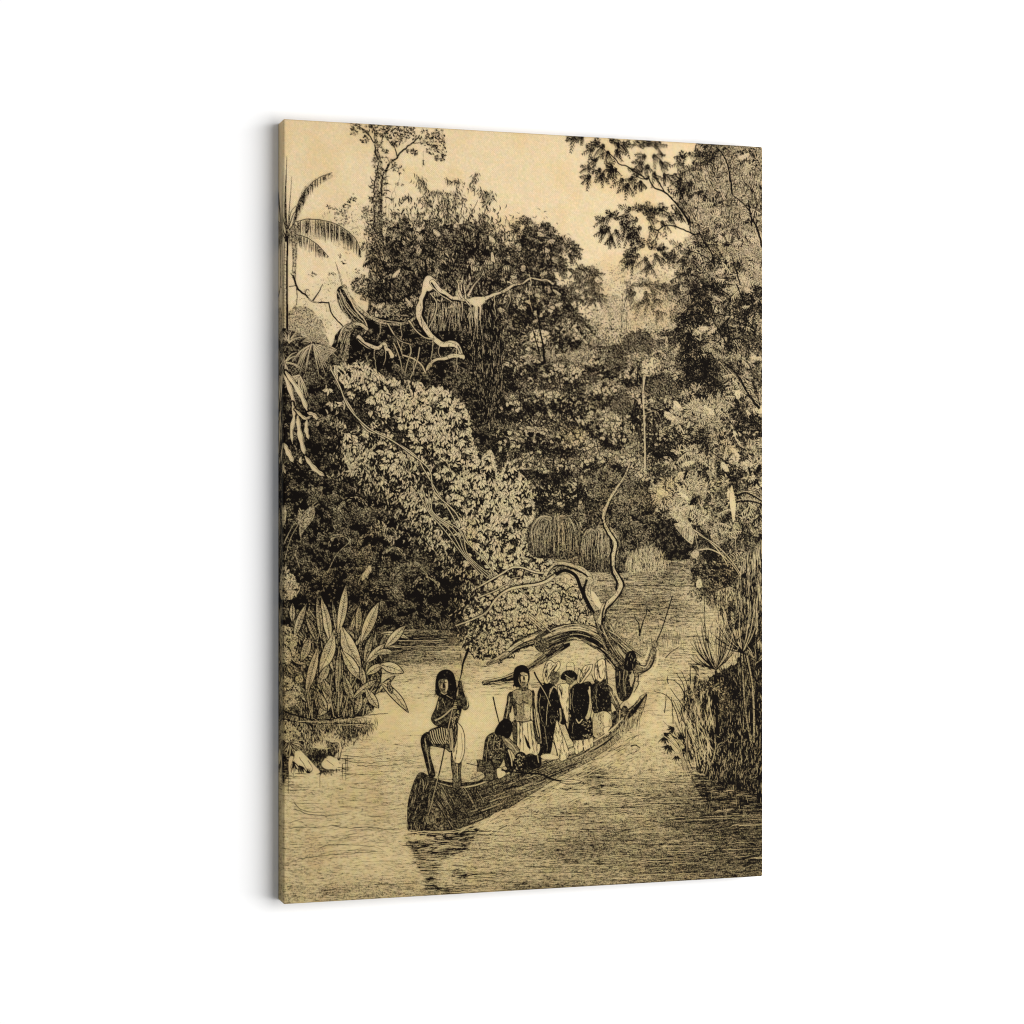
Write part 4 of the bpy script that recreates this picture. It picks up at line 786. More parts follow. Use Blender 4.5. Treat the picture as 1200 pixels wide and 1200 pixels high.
# hatched grey depths of the crown
for poly, a, v in (([(800,205),(830,190),(840,215),(820,225),(803,222)], 1.2, .6), ([(838,185),(860,180),(868,215),(855,240),(842,220)], 1.7, .7), ([(790,240),(806,238),(812,262),(798,258)], .9, .6), ([(842,245),(862,240),(868,275),(850,280)], 1.6, .7), ([(872,205),(890,200),(890,240),(876,240)], 1.5, .6)):
    m = full(poly, True, 4); lay(m, np.clip(v * .7 + N3 * .2, 0, 1), .45, ID_RIGHT); hatch(m, a, 60, 8, .9, .97, .2)
# feather leaves reaching into the sky
V = [1., .95, .98]
def fronds(lst, ll=4.8, lw=1.1, r=9, n=3, sp=1.9, v=V):
    for q in lst:
        x, y, a = q[:3]; tuft(x, y, q[3] if len(q) > 3 else r, n, a, sp, ll, lw, v, .3, ID_RIGHT)
fronds([(672,163,2.9),(682,160,2.6,7),(700,168,-2.8),(706,172,2.5),(716,166,-.5),(724,170,.3),(731,172,-.2,8),(694,176,2.9),(712,180,2),(722,178,1),(698,188,2.9),(690,198,2.8,9),(702,200,2.2),(706,206,1.8,8),(716,198,1.2,8),(690,208,2.6,8)], r=8)
fronds([(752,172,-1.8),(760,170,-1.2),(768,172,-.3),(754,184,2.8),(766,184,.2),(750,192,2.6),(774,192,.4,8),(758,196,1.6),(746,202,2.7),(766,206,1),(778,206,.6,7),(740,210,2.2),(728,212,2,9),(734,218,1.8),(750,214,1.6,6),(720,200,2.6),(716,196,3.2,7)], r=9)
fronds([(706,258,2.9),(716,252,2.9,8),(722,256,-1.4),(728,262,.4),(712,268,2.4),(722,272,1.6),(732,268,.8),(708,272,3,8),(716,280,1.9,7),(736,276,1.2,8)], r=9)
fronds([(736,246,2.8),(748,246,-1.8),(756,250,-.9),(744,258,2.8),(760,256,0),(768,250,-1,8),(774,246,-.6,8),(748,268,2.6),(762,268,.9),(744,274,2.2,8),(776,262,.4),(784,256,-.5,8),(792,250,0,8),(758,246,-1.5)], r=10)
fronds([(742,292,3.4),(752,288,-2.4),(762,290,-1),(772,292,-.2),(746,300,2.8),(756,304,1.6),(768,300,.8),(740,308,2.7,9),(738,300,3,8),(778,298,.7),(760,312,1.8,8),(782,302,.3,8)], r=9)
fronds([(798,192,-2.2),(800,184,-1.9,8),(816,182,-1.6,10),(822,192,-.7),(828,184,-1.2),(812,198,-2.4),(796,212,3),(800,222,2.8),(808,216,2.3),(826,172,-1.4,8),(834,168,-1,8)], r=10)
fronds([(796,288,2.8,10),(806,296,2.7),(800,308,2.6,10),(812,306,2.2,11),(798,322,2.8,9),(806,318,2),(794,334,2.9,8),(816,286,-.5),(828,280,-.8),(790,300,3,7)], r=10, v=[.98,.9,.95])
fronds([(740,336,3),(750,334,-1.6),(758,334,-.4),(742,344,2.9),(756,344,1),(764,340,.2),(770,336,-.6,8),(748,356,2.8,9),(758,352,2),(766,352,.8),(770,366,.8,8),(784,350,-.9,9),(790,342,0),(780,340,-1.6,8),(786,366,.7,8)], r=8, v=[.8,.9,.7])
fronds([(800,384,3.1,14),(806,376,-2.6,13),(814,380,-1.5,12),(806,392,2.7,12),(820,372,-1.2,11)], ll=6, lw=1.5, v=[1.,.95])
fronds([(806,410,3.1,13),(812,404,-2.6,12),(818,412,2,12),(806,420,2.6,12),(820,402,-1.5,10)], ll=6, lw=1.5, v=[1.,.95])
fronds([(810,438,3,12),(816,446,2.3,12),(826,438,1.6,12),(836,450,1.8,10),(812,430,-2.9,11),(826,426,-1.8,10),(830,452,2.2,10)], ll=6, lw=1.5, v=[1.,.95])
fronds([(820,345,2.9,11),(828,336,-2,11),(838,340,-.8,10),(830,352,2,11),(816,335,-2.8,9),(880,352,2.9,12),(888,345,-1.8,12),(880,362,2.4,12),(872,368,2.6,10)], ll=5.4, lw=1.5, v=[1.,.95])
fronds([(778,392,-1.6,7),(784,398,.6,7),(776,400,2.5,7)], ll=5, lw=1.1, v=[.9])
# pale sunlit sprays
LT = [.06, .1, .14]

def blades(lst, L=9, W=3.2, n=16, v=LT, sp=3.0):
    for x, y, a, r in lst:
        aa = a + rng.uniform(-sp / 2, sp / 2, n); q = rng.uniform(.3, 1, n) * r
        leaves(x + q * np.cos(aa), y + q * np.sin(aa), aa + rng.normal(0, .3, n), L * rng.uniform(.6, 1.1, n), W * rng.uniform(.7, 1.1, n), rng.choice(v, n), ol=.97, olw=.36, bend=.1, ids=ID_RIGHT)
blades([(884,182,-1.2,12),(878,176,-2,10),(888,200,-.4,10),(876,300,-1.5,12),(886,306,-.5,10),(842,222,-1.2,10),(836,228,3,10),(850,226,0,10),(832,262,-1.4,10),(822,250,-1,9),(838,300,-1.8,11),(848,296,-.8,10),(880,328,-1.2,11),(888,322,-.4,10),(866,310,-1.4,10),(800,310,2.6,10),(870,270,-1,10),(818,275,-1.4,9),(806,345,2.8,10)], 6, 1.8, 22)
blades([(826,478,-1.6,13),(812,482,-2.4,12),(838,478,-.8,13),(848,484,-.2,10),(800,492,-2.6,10),(822,490,2,11),(834,494,1,10),(790,486,-1.8,9),(806,464,-1.3,10),(816,458,-2,9)], 7, 2.3, 20)
blades([(772,576,3,12),(784,572,-2,12),(800,570,-1.5,14),(812,574,-1,14),(826,574,-.4,12),(778,584,2,10),(796,582,1.6,12),(812,588,1.4,14),(822,594,1,12),(792,600,2,8),(818,604,1.5,10)], 7, 2.6, 15)
blades([(796,534,-2,12),(806,530,-1.4,12),(788,540,2.6,10),(818,542,-1,12),(830,552,0,10),(846,528,-1.6,14),(852,540,-1,12),(878,528,-1.6,16),(884,545,-1.2,14),(870,552,-1.4,12),(842,520,-1.7,12),(876,512,-1.6,12)], 8, 2.6, 14)
blades([(845,500,2.8,10),(838,506,2,8),(822,605,2,8),(830,616,1.5,9),(836,606,0,8)], 6, 2.2, 10, [.15,.3])
# dark undersides
blades([(870,492,0,20),(858,500,2,14),(885,500,1,14),(862,484,-2,10),(800,510,1,14),(815,518,.5,14),(785,512,2,10),(880,560,0,12),(862,556,2,12),(850,360,0,14),(860,400,0,16),(885,395,0,14),(845,395,0,12)], 6.5, 2.2, 26, [1., .97, .9], 6.2)
# branches
for p, a, b in (([(702,172),(712,180),(720,187),(726,194),(732,195),(740,200),(750,206),(757,211),(760,208)], 1.2, 2, ), ([(759,208),(762,216),(767,222),(778,226),(788,236),(800,250),(806,262)], 1.6, 3.2), ([(766,208),(772,216),(778,226)], 1.2, 1.8), ([(758,210),(750,210),(742,205)], 1.6, 1),
                ([(763,284),(768,280),(772,270),(778,265),(790,266),(800,270),(812,275),(818,274)], 1.3, 2), ([(764,268),(770,270),(776,266)], 1, 1.6), ([(774,262),(778,265)], 1, 1.6), ([(818,272),(824,284),(830,292),(834,300),(836,312)], 1.6, 2.2),
                ([(838,173),(846,182),(852,196),(855,214),(857,228)], 1.6, 2.6), ([(856,228),(870,240),(878,250),(880,265)], 1.2, 2.2), ([(876,236),(879,255),(886,268),(892,290)], 1.6, 3), ([(886,240),(882,256),(879,264)], 1, 1.6),
                ([(812,352),(822,360),(832,372),(842,388),(848,400),(856,412)], 1.4, 1.8), ([(862,334),(868,348),(872,358)], 2, 1.2), ([(846,424),(856,432),(866,444),(874,460),(880,468),(888,478)], 1.6, 3.6), ([(868,414),(866,428),(864,438)], 1.2, 2), ([(884,466),(876,462)], 1, 1), ([(806,254),(808,262)], 2, 2), ([(850,376),(854,392),(852,410)], 1, 1.4),
                ([(828,512),(834,530),(848,540),(858,548)], 1, 1.6), ([(856,300),(862,320),(866,334)], 1.2, 2), ([(800,292),(822,300),(836,310)], 1, 1.6)):
    stroke(p, a, b, .98, ID_RIGHT, .25)
for p in ([(852,432),(864,446),(874,462)], [(842,424),(856,442),(870,462)], [(845,184),(851,198),(853,214)], [(779,228),(790,240),(803,258)]): stroke(p, .8, .6, .15, ID_RIGHT, .2)
stroke([(755,440),(753,462),(754,490),(755,520),(755,548)], 1.6, 2.2, .2, ID_PRINT, .2)

# torn banana leaves over the water and their stalks
for p, w in (([(811,620),(825,630),(838,642),(848,656),(856,674),(860,690)], 1.8), ([(818,626),(840,640),(860,662),(872,684),(876,700)], 1.4), ([(788,590),(800,604),(811,620)], 1.2), ([(812,622),(815,634),(817,644)], 1), ([(846,650),(862,668),(872,690)], 1)):
    limb(p, w, w * .8, .12, 1, ID_RIGHT, rim=.5)
fill([(787,589),(794,594),(802,604),(810,618),(800,616),(790,607)], .3, ids=ID_RIGHT, tex=.15); fill([(789,614),(800,614),(811,621),(811,637),(806,635),(798,627)], .25, ids=ID_RIGHT, tex=.15)
for k in range(22):
    x = random.uniform(791, 811); stroke([(x, 616 + (x - 790) * .2), (x - .5, 622 + (x - 790) * .7)], .5, .4, .9)
for k in range(14):
    x = random.uniform(789, 808); stroke([(x, 592 + (x - 789)), (x - 1, 602 + (x - 789) * .6)], .5, .4, .8)
fill([(809,650),(812,645),(817,645),(818,651),(812,654)], .3, ids=ID_RIGHT); stroke([(818,644),(830,643),(842,648),(850,654)], 1.8, 1.2, .15, ID_RIGHT)
fill([(856,569),(859,578),(861,592),(860,606),(858,612),(856,600),(854,588)], .08, ids=ID_RIGHT); stroke([(860,612),(861,640),(864,665)], .9, .7, .2, ID_RIGHT)
for p in ([(862,580),(874,578),(886,584),(896,590)], [(862,588),(878,587),(896,592)]): stroke(p, 2.6, 1.6, .97, ID_RIGHT, .3); stroke([(a, b - 2.2) for a, b in p], .8, .6, .25, ID_RIGHT, .2)
m = full([(808,668),(820,660),(850,662),(864,680),(866,700),(836,704),(818,690)], True, 4); foliage(m, tone(.8, [(820,682,6,5,.3),(846,695,14,6,.2)]), 700, 3.6, 1.4, 'rand', ids=ID_RIGHT, cf=CFS)
fill([(816,680),(820,678),(822,686),(818,689),(815,686)], .15, ids=ID_RIGHT)
m = full([(826,704),(840,692),(858,688),(862,706),(846,712),(834,712)], True, 2); lay(m, np.clip(.35 + N3 * .3, 0, 1), 1, ID_RIGHT); hatch(m, -hp, 150, 7, .8, .95, .3)
clumps([(815,695,10,4),(822,700,8,5),(862,708,8,6),(845,706,6,4)], L=3, W=1.3, ids=ID_RIGHT, lightp=.2, dens=.7)
for p in ([(818,640),(822,670),(824,705),(824,740)], [(825,690),(825,720),(826,760)]): stroke(p, .8, .6, .9, ID_RIGHT, .2)

# ---- papyrus and reeds at the lower right
m = full([(905,640),(880,664),(874,700),(872,740),(864,772),(850,782),(838,788),(830,794),(824,805),(822,830),(820,850),(818,880),(820,905),(905,908)], True, 7)
TP = tone(.88, [(880,680,14,30,.65),(845,830,14,14,.7),(850,780,8,12,.85),(848,870,24,20,.9),(880,860,20,30,1.0),(872,800,5,60,.75),(838,800,4,60,1.0),(884,720,12,20,.8)])
lay(m, np.clip(TP + .06 + N3 * .12, 0, 1), 1, ID_PAPY)
hatch(m, -hp, 750, 8, .6, .3, .14); hatch(m, -hp, 1500, 9, .9, 1, .1)
hatch(full([(905,640),(870,660),(864,720),(905,760)], True, 2), -hp, 420, 16, .9, .22, .06); hatch(full([(905,640),(870,660),(864,720),(905,760)], True, 2), -hp, 300, 16, .9, 1, .06)
hatch(full([(838,720),(872,690),(872,770),(840,782),(826,760)], True, 2), -hp - .1, 170, 14, .8, .95, .25)
for k in range(64):      # umbels: a fountain of rays
    a = -hp + random.uniform(-1.15, 1.0); l = random.uniform(34, 72) * (1 - .25 * abs(a + hp)); c = random.uniform(.0, .12)
    bx, by = 869 + random.uniform(-1, 1), 764
    stroke([(bx, by), (bx + l * .5 * math.cos(a), by + l * .5 * math.sin(a)), (bx + l * .88 * math.cos(a + (-c if a < -hp else c) * -1), by + l * math.sin(a) * 1.02)], 1.1, .6, random.choice([1, 1, .97, .2]), ID_PAPY)
for k in range(62):
    a = -hp + random.uniform(-1.25, .9); l = random.uniform(24, 68) * (1 - .3 * abs(a + hp))
    bx, by = 838 + random.uniform(-1, 1), 784
    stroke([(bx, by), (bx + l * .55 * math.cos(a), by + l * .5 * math.sin(a)), (bx + l * .8 * math.cos(a), by + l * math.sin(a) * 1.02)], 1.1, .6, random.choice([1, 1, .97, .3]), ID_PAPY)
for k in range(24):
    a = random.uniform(-2.6, -.2); l = random.uniform(14, 34); stroke([(885, 776), (885 + l * .5 * math.cos(a), 776 + l * .6 * math.sin(a)), (885 + l * math.cos(a), 776 + l * math.sin(a))], .9, .6, random.choice([1, .2]), ID_PAPY)
for p, a, b in (([(836,783),(826,780),(818,778),(806,777)], 1.6, 1.4), ([(868,764),(852,760),(840,754),(834,750)], 1.4, .8), ([(834,782),(818,765),(808,752)], 1.2, .7), ([(834,780),(822,758),(814,736)], 1.2, .7), ([(836,778),(828,752),(820,722)], 1.2, .7), ([(868,764),(892,776)], 1.4, .8)):
    stroke(p, a, b, 1, ID_PAPY)
limb([(868,766),(869,790),(872,830),(878,866)], 2.6, 3, .55, 1, ID_PAPY, 1, 14); limb([(874,768),(880,800),(882,840),(882,868)], 2.6, 3, .4, 1, ID_PAPY, 1, 14)
stroke([(838,786),(838,820),(840,860),(846,880)], 3.6, 3, 1, ID_PAPY, .3)
for k in range(30): leaves([random.uniform(806, 850)], [random.uniform(780, 800)], random.uniform(.2, 1.4), 8, 1.6, .95, ids=ID_PAPY, bend=.2)
m = full([(795,840),(800,812),(806,800),(815,795),(826,800),(832,815),(834,850),(832,896),(816,896),(806,880)], True, 8)
lay(m, np.clip(.45 + np.clip((PX - 800) / 60, 0, .4) + N3 * .3, 0, 1), .6, ID_PAPY); hatch(m, -hp + .12, 420, 18, 1.1, .97, .22); hatch(m, -hp + .05, 200, 14, 1, .12, .2)
for k in range(40):
    x_ = random.uniform(804, 838); y_ = random.uniform(870, 902); a_ = -hp + random.gauss(-.15, .25); l_ = random.uniform(24, 60)
    stroke([(x_, y_), (x_ + l_ * .5 * math.cos(a_), y_ + l_ * .5 * math.sin(a_)), (x_ + l_ * math.cos(a_) - l_ * .12, y_ + l_ * math.sin(a_))], 1.2, .5, random.choice([1, 1, .1]), ID_PAPY)
clumps([(812,808,10,5),(822,806,8,6),(806,812,6,4),(842,805,8,8),(850,812,8,9),(848,826,8,8),(826,800,8,6)], L=4.6, W=1.9, lightp=.4, ids=ID_PAPY, dens=.6)
for p in ([(780,795),(790,797),(798,806),(803,816)], [(766,809),(776,812),(784,818),(790,830),(795,846)], [(785,806),(795,820),(806,836),(812,852)], [(798,786),(804,800),(806,812)], [(780,812),(779,824),(778,834)], [(786,816),(787,830),(788,846)], [(808,780),(808,800)], [(792,788),(800,802),(802,816)], [(788,820),(796,836),(806,858),(812,880)], [(781,792),(782,800)], [(796,824),(802,850),(806,880)], [(800,815),(812,840),(818,870)]):
    stroke(p, .9, 1.5, .96, ID_PAPY, .2)
fan(778, 862, 7, 11, .6, 2.6, ids=ID_PAPY, w=1.8); fan(790, 852, 6, 12, 1.8, 3.6, ids=ID_PAPY, w=2); fan(784, 872, 7, 12, .8, 3, ids=ID_PAPY, w=2); fan(796, 866, 7, 12, -2.8, -.4, ids=ID_PAPY, w=2); fan(792, 884, 5, 11, .6, 2.6, ids=ID_PAPY, w=1.8); fan(800, 875, 6, 12, 0, 2, ids=ID_PAPY, w=2); fan(776, 858, 3, 12, 0, .8, ids=ID_PAPY, w=2.6)
for p in ([(775,860),(786,868),(796,880),(800,900)], [(790,856),(797,876),(801,900)], [(803,850),(804,876),(804,900)]): limb(p, 1.1, 1.3, .2, 1, ID_PAPY, rim=.4)
hatch(full([(818,860),(905,858),(905,906),(830,906),(815,890)], True, 2), -hp + .3, 160, 6, .6, .35, .7)
stroke([(893.5,600),(893.5,700)], .8, .8, .7)
# ------------------------------------------------------------------ canoe
def poly(p, v, ids, sm=True, tex=.12, prot=.55, ol=1.0, olv=1):
    fill(p, v, sm, 1, ids, tex, prot)
    if ol: stroke(list(p) + [p[0]], ol, ol, olv, ids) if not sm else dots(*spline(p, .3, True).T, ol / 2, olv, ids)
hull = [(483,922),(487,912),(491,905),(496,904),(501,907),(508,910),(520,914),(533,916),(546,916),(560,914),(575,908),(590,902),(605,897),(620,893),(640,885),(655,879),(672,873),(688,866),(702,859),(714,851),(724,842),(732,834),(740,822),(748,816),(757,812),(755,824),(751,836),(746,845),(738,852),(728,862),(722,868),(712,876),(700,884),(686,893),(670,901),(655,909),(640,918),(628,926),(614,934),(600,943),(586,950),(570,957),(556,963),(542,968),(530,971),(510,972),(492,972),(479,971),(478,955),(479,938)]
fill(hull, .8, False, 1, ID_CANOE, .12, .2); m_ = full(hull, False); lay(m_, np.clip(.84 - .3 * np.clip((PX - 545) / 150, 0, 1) + N3 * .07, 0, 1))
stroke(hull + [hull[0]], .8, .8, 1, ID_CANOE)
fill([(482,926),(486,913),(491,905),(496,904),(502,908),(507,914),(506,930),(500,950),(496,971),(479,971),(478,955),(479,940)], .88, False, 1, ID_CANOE, .1); hatch(full([(486,915),(503,909),(506,930),(496,971),(480,971)]), -1.35, 60, 9, .7, 1, .1); hatch(full([(486,915),(503,909),(506,930),(496,971),(480,971)]), -1.35, 30, 9, .6, .35, .1)
fill([(506,934),(512,941),(522,957),(530,970),(497,971),(500,950)], .74, False, 1, ID_CANOE, .2)
stroke([(507,934),(514,944),(522,957),(530,970)], 1, 1, .98, ID_CANOE); stroke([(508,933),(516,944),(524,957),(531,968)], .6, .5, .2, ID_CANOE)
G = [(546,921),(560,918),(576,912),(592,906),(606,901),(620,896),(636,890),(650,884),(666,878),(684,871),(700,863),(712,855),(722,846),(731,837)]
for k in range(150):     # wood grain on the hull
    t0 = random.uniform(0, .95); p = spline(G, .5); i = int(t0 * (len(p) - 30)); j = min(len(p) - 1, i + random.randint(16, 60)); d = random.uniform(2, 46) * (1 - t0 * .72); q = p[i:j] + np.array([[random.uniform(-1, 1) - d * .15, d]])
    q = q[(samp(IDS, q[:, 0], q[:, 1]) == ID_CANOE)]
    if len(q) > 6: dots(q[:, 0], q[:, 1], random.uniform(.3, .6), random.choice([1, 1, .98, .3]), ID_CANOE)
for k in range(70):
    x = random.uniform(508, 560); y = random.uniform(918, 950); q = [(x, y), (x + 4, y + 6), (x + 7, y + 12)]
    if samp(IDS, q[2][0], q[2][1]) == ID_CANOE: stroke(q, .7, .5, random.choice([1, 1, .5]), ID_CANOE)
fill([(505,910),(520,915),(546,916),(560,914),(590,902),(620,893),(640,885),(636,888),(606,899),(576,910),(560,917),(546,920),(530,919),(512,916)], .9, False, 1, ID_CANOE, .1)
stroke([(544,921)] + G, 1.7, 1.2, .1, ID_CANOE); stroke([(x, y + 1.4) for x, y in G], .6, .5, 1, ID_CANOE)
stroke([(514,916),(530,920),(546,921)], 1, 1, .35, ID_CANOE)
# stern with its pale flare
fill([(728,862),(724,850),(728,838),(736,830),(746,822),(757,812),(754,828),(748,843),(740,852)], .45, ids=ID_CANOE, tex=.25)
for k in range(26):
    x = random.uniform(724, 750); y = 832 + random.uniform(0, 10); stroke([(x, y), (x - random.uniform(2, 6), y + random.uniform(12, 26))], .6, .4, random.choice([.15, .95, .95]), ID_CANOE, .2)
fill([(735,842),(738,832),(746,824),(757,812),(752,822),(744,834)], .95, ids=ID_CANOE, tex=.1)
stroke([(757,812),(754,828),(748,843)], .9, .6, 1, ID_CANOE); stroke([(722,868),(730,880),(742,888)], 1.4, .8, .1, ID_RIVER, .5)
for p in ([(739,873),(744,872),(749,875)],): stroke(p, 2, 1, .9, ID_RIVER)
for k in range(34):
    x = random.uniform(690, 745); y = 905 - (x - 690) * .45 + random.uniform(-4, 8); stroke([(x, y), (x + 6, y - 3)], .8, .4, random.choice([.05, .9]), ID_RIVER, .3)
# cargo and poles lying in the bow
for k in range(20):
    x = random.uniform(540, 568); stroke([(x, 914 - (x - 540) * .1), (x + random.uniform(-3, 5), 906)], .7, .5, random.choice([1, .3]), ID_CANOE)
poly([(560,893),(563,889),(580,898),(592,902),(588,908),(570,914),(560,908)], .75, ID_CANOE); poly([(582,900),(588,899),(593,906),(584,911)], .08, ID_CANOE)
stroke([(547,893),(560,896),(572,898)], 1.2, .8, 1, ID_CANOE); stroke([(559,889),(561,898)], 1.4, 1, 1, ID_CANOE); fill([(550,908),(562,903),(568,909),(556,914)], .35, ids=ID_CANOE); stroke([(552,912),(566,906)], 1, .8, 1)
fill([(592,895),(610,888),(634,884),(640,886),(620,893),(600,900)], .9, ids=ID_CANOE, tex=.2)
stroke([(588,898),(610,890),(628,880),(636,876)], .8, .8, .95, ID_CANOE); stroke([(592,899),(604,894)], .7, .6, .2)
# paddle over the side
stroke([(588,901),(600,903),(620,905),(634,906),(645,911),(658,914)], 1.4, 2, 1, ID_CANOE, .1); leaves([669], [915.5], .06, 26, 6.5, .08, ol=1, olw=.9, ids=ID_CANOE); stroke([(662,914),(676,916)], .5, .5, .8)
for k in range(8): stroke([(655 + k * 2.2, 911.5), (654.6 + k * 2.2, 916)], .6, .5, .1)

# ------------------------------------------------------------------ the people
def P(n): return ID_P1 + n
def shade(p, n, v=1, L=3, w=.5, ang=None, ids=0):
    w = w * 1.5; n = int(n); v = min(v, 1)
    sl, m = pmask(p); f = np.zeros((RH, RW), bool); f[sl] = m; x, y = scatter(f, n)
    leaves(x, y, (rng.uniform(0, 3.14, n) if ang is None else ang + rng.normal(0, .25, n)), L * rng.uniform(.5, 1.2, n), w, v, ids=ids)
SK = .78
# 0: the poler standing in the bow
i = P(0)
poly([(530,878),(538,876),(541,890),(540,904),(541,917),(538,921),(531,921),(531,908),(529,894)], SK, i)
stroke([(534,882),(536,898),(536,914)], 1.35, 1.08, .45, i)
poly([(533,846),(540,849),(544,858),(545,870),(544,882),(540,892),(535,893),(531,888),(530,870)], .1, i, prot=.8); stroke([(535,852),(536,870),(534,888)], 0.81, 0.68, .7, i); stroke([(541,858),(542,876),(540,888)], 0.68, 0.54, .5, i)
poly([(503,856),(512,851),(521,846),(535,846),(536,860),(533,874),(528,880),(522,876),(508,873),(500,872)], .85, i)
for k in range(9):
    x = 502 + k * 2.6; stroke([(x, 857 - k * .9), (x + 2, 864), (x + 5.5, 870)], 1.08, 0.81, .12, i)
for k in range(8): stroke([(524 + k * 1.1, 852), (526 + k, 866), (528 + k * .5, 878)], 0.68, 0.68, random.choice([.3, 1]), i)
poly([(494,864),(497,859),(502,857),(505,862),(505,870),(504,880),(506,890),(509,900),(510,908),(504,909),(501,900),(497,884),(494,872)], .88, i)
stroke([(499,868),(502,886),(505,902)], 1.22, 0.94, .55, i)
poly([(514,838),(518,828),(516,820),(520,812),(532,812),(540,820),(541,830),(538,840),(535,848),(528,852),(518,850)], .86, i)
shade([(528,832),(540,830),(536,848),(530,850)], 28.60, 0.33, 3, .6, None, i)
poly([(515,815),(519,813),(521,820),(518,830),(514,838),(518,841),(528,832),(534,825),(537,829),(532,836),(522,845),(513,849),(508,846),(506,840),(511,828)], .84, i)
stroke([(511,843),(520,838),(530,829)], 1.76, 1.54, .4, i); stroke([(514,822),(513,830)], 1.62, 1.35, .55, i)
for k in range(4): stroke([(531, 823 + k * 2), (535, 822.5 + k * 2)], 1.08, 0.94, .15, i); stroke([(531, 824 + k * 2), (535, 823.5 + k * 2)], 0.54, 0.54, 1, i)
poly([(534,812),(537,802),(538,796),(541,795),(542,804),(545,814),(549,822),(549,828),(545,831),(541,828),(537,824)], .84, i)
stroke([(542,797),(544,808),(548,820),(548,826)], 1.76, 1.32, .3, i); stroke([(537,803),(536,814)], 1.54, 1.54, .35, i)
fill([(536,792),(541,787),(544,789),(543,795),(538,797)], .3, ids=i)
poly([(512,812),(511,800),(513,790),(518,785),(525,784),(531,788),(534,797),(535,806),(533,812),(528,815),(520,816)], .99, i)
fill([(514.5,798),(517,795.4),(521,794.6),(524.6,795.6),(525.6,800),(525.4,806),(523,810.4),(520.4,811.6),(517.4,809.4),(515,804.6)], .7, ids=i, prot=.5)
fill([(522,796),(525,797),(525.4,803),(524.4,808),(522.4,810),(522.8,804)], .2, ids=i, prot=.7); fill([(517,801.5),(519,801.5),(519,805.5),(517.4,805)], .42, ids=i)
stroke([(515.8,799.4),(518.4,799)], 1.2, 1, 1, i); stroke([(521.2,798.6),(523.8,798.6)], 1.2, .8, 1, i); fill([(519.4,800),(521.2,800),(521.8,804.6),(519.4,805)], .95, ids=i); stroke([(518.4,807.8),(521.8,807.4)], 1.1, .8, 1, i); stroke([(517.4,810.6),(521,812.4),(524,810.8)], 1, .8, .35, i)
for q in ([(511,806),(509.6,815)], [(513,810),(512.4,816)], [(533,808),(535,815)], [(530,811),(531,816)]): stroke(q, 1.3, .6, 1, i, .2)
stroke([(512,806),(511,814)], 1.35, 0.68, .9, i)
stroke([(549,760),(546,768),(543,776),(541,788)], 3.74, 1.98, 1, i); stroke([(540,766),(541,776)], 1.76, 1.10, .8, i); stroke([(541,788),(538,800),(532,822),(528,842),(522,872),(515,905),(506,938),(498,972)], 1.54, 1.87, 1, i); stroke([(531,828),(527,846),(522,870)], 0.81, 0.81, .2, i); stroke([(514,908),(507,936),(500,962)], 0.81, 0.68, .25, i)
# 1: bare-chested man standing, light skirt
i = P(1)
poly([(612,876),(632,870),(636,876),(634,888),(632,897),(612,903),(608,896)], .95, i); stroke([(629,880),(631,892)], 1.54, 1.10, .5, i)
poly([(601,842),(612,844),(622,842),(627,852),(631,864),(633,876),(629,884),(622,882),(616,884),(608,888),(604,876),(601,860)], .12, i, prot=.7)
for a, b in ((604,602),(606,605),(609,609),(612,613),(618,620),(621,625),(624,629)): stroke([(a, 846), ((a + b) / 2, 862), (b + .5, 878)], 0.94, 0.68, .92, i, .2)
fill([(601,845),(606,846),(606,872),(602,868)], .8, ids=i); fill([(614,860),(617,864),(622,876),(618,874)], .92, ids=i); stroke([(601,843),(612,845),(623,843)], 1.62, 1.35, 1, i)
poly([(598,812),(604,807.5),(609,806),(612,804.6),(617,806),(623,809),(625,815),(623.4,824),(621,834),(621,843),(612,844.5),(604,843),(603,834),(600,822)], .5, i)
fill([(601,816),(605,822),(606,836),(603,838),(601,826)], .8, ids=i, tex=.1); shade([(602,808),(624,808),(622,820),(604,822)], 44.00, 1.04, 2.6, .5, None, i); shade([(606,824),(620,822),(620,840),(606,840)], 55.00, 0.99, 2.4, .5, None, i); fill([(615,826),(620,824),(621,838),(616,840)], .15, a=.7)
stroke([(604,822),(609,825),(613,822),(619,824)], 1.22, 1.08, 1, i); stroke([(606,811),(610,813),(614,811)], 0.68, 0.68, .9, i); stroke([(613,822),(613.4,838)], 0.68, 0.68, .9, i)
poly([(598,810),(601,812),(600,824),(598,836),(596,846),(592,852),(589,848),(591,836),(594,822),(595,814)], .85, i); stroke([(597,816),(595,832),(592,846)], 1.49, 1.22, .5, i)
fill([(598,834),(601,838),(602,843),(600,844),(597,839)], .05, ids=ID_RIVER)
poly([(624,808),(627,816),(627,830),(629,846),(632,860),(633,868),(630,870),(627,862),(625,846),(624,830)], .85, i); stroke([(626,830),(628,848),(631,862)], 0.94, 0.94, .35, i)
poly([(610,798),(617,798),(618,807),(609,807)], .7, i)
poly([(602,796),(602,788),(604,782),(609,779),(614,779),(618,782),(620,788),(620,796),(617,799),(612,801),(607,804),(603,802)], 1, i)
poly([(608,789),(612,786),(617,787),(619,792),(618,799),(615,804),(611,803),(608,798)], .45, i, prot=.75, ol=.4)
fill([(607.8,790),(610.6,789),(610.8,798),(609.4,800)], .85, ids=i); fill([(611,798.6),(616,799.6),(614.6,803.4),(611.4,802.6)], .68, ids=i)
fill([(615.4,789),(618.4,790),(618.6,796),(616.4,799),(615.6,795)], .2, ids=i, prot=.7); fill([(610.4,792.4),(612.6,792.4),(612.8,797),(611,797)], .3, ids=i)
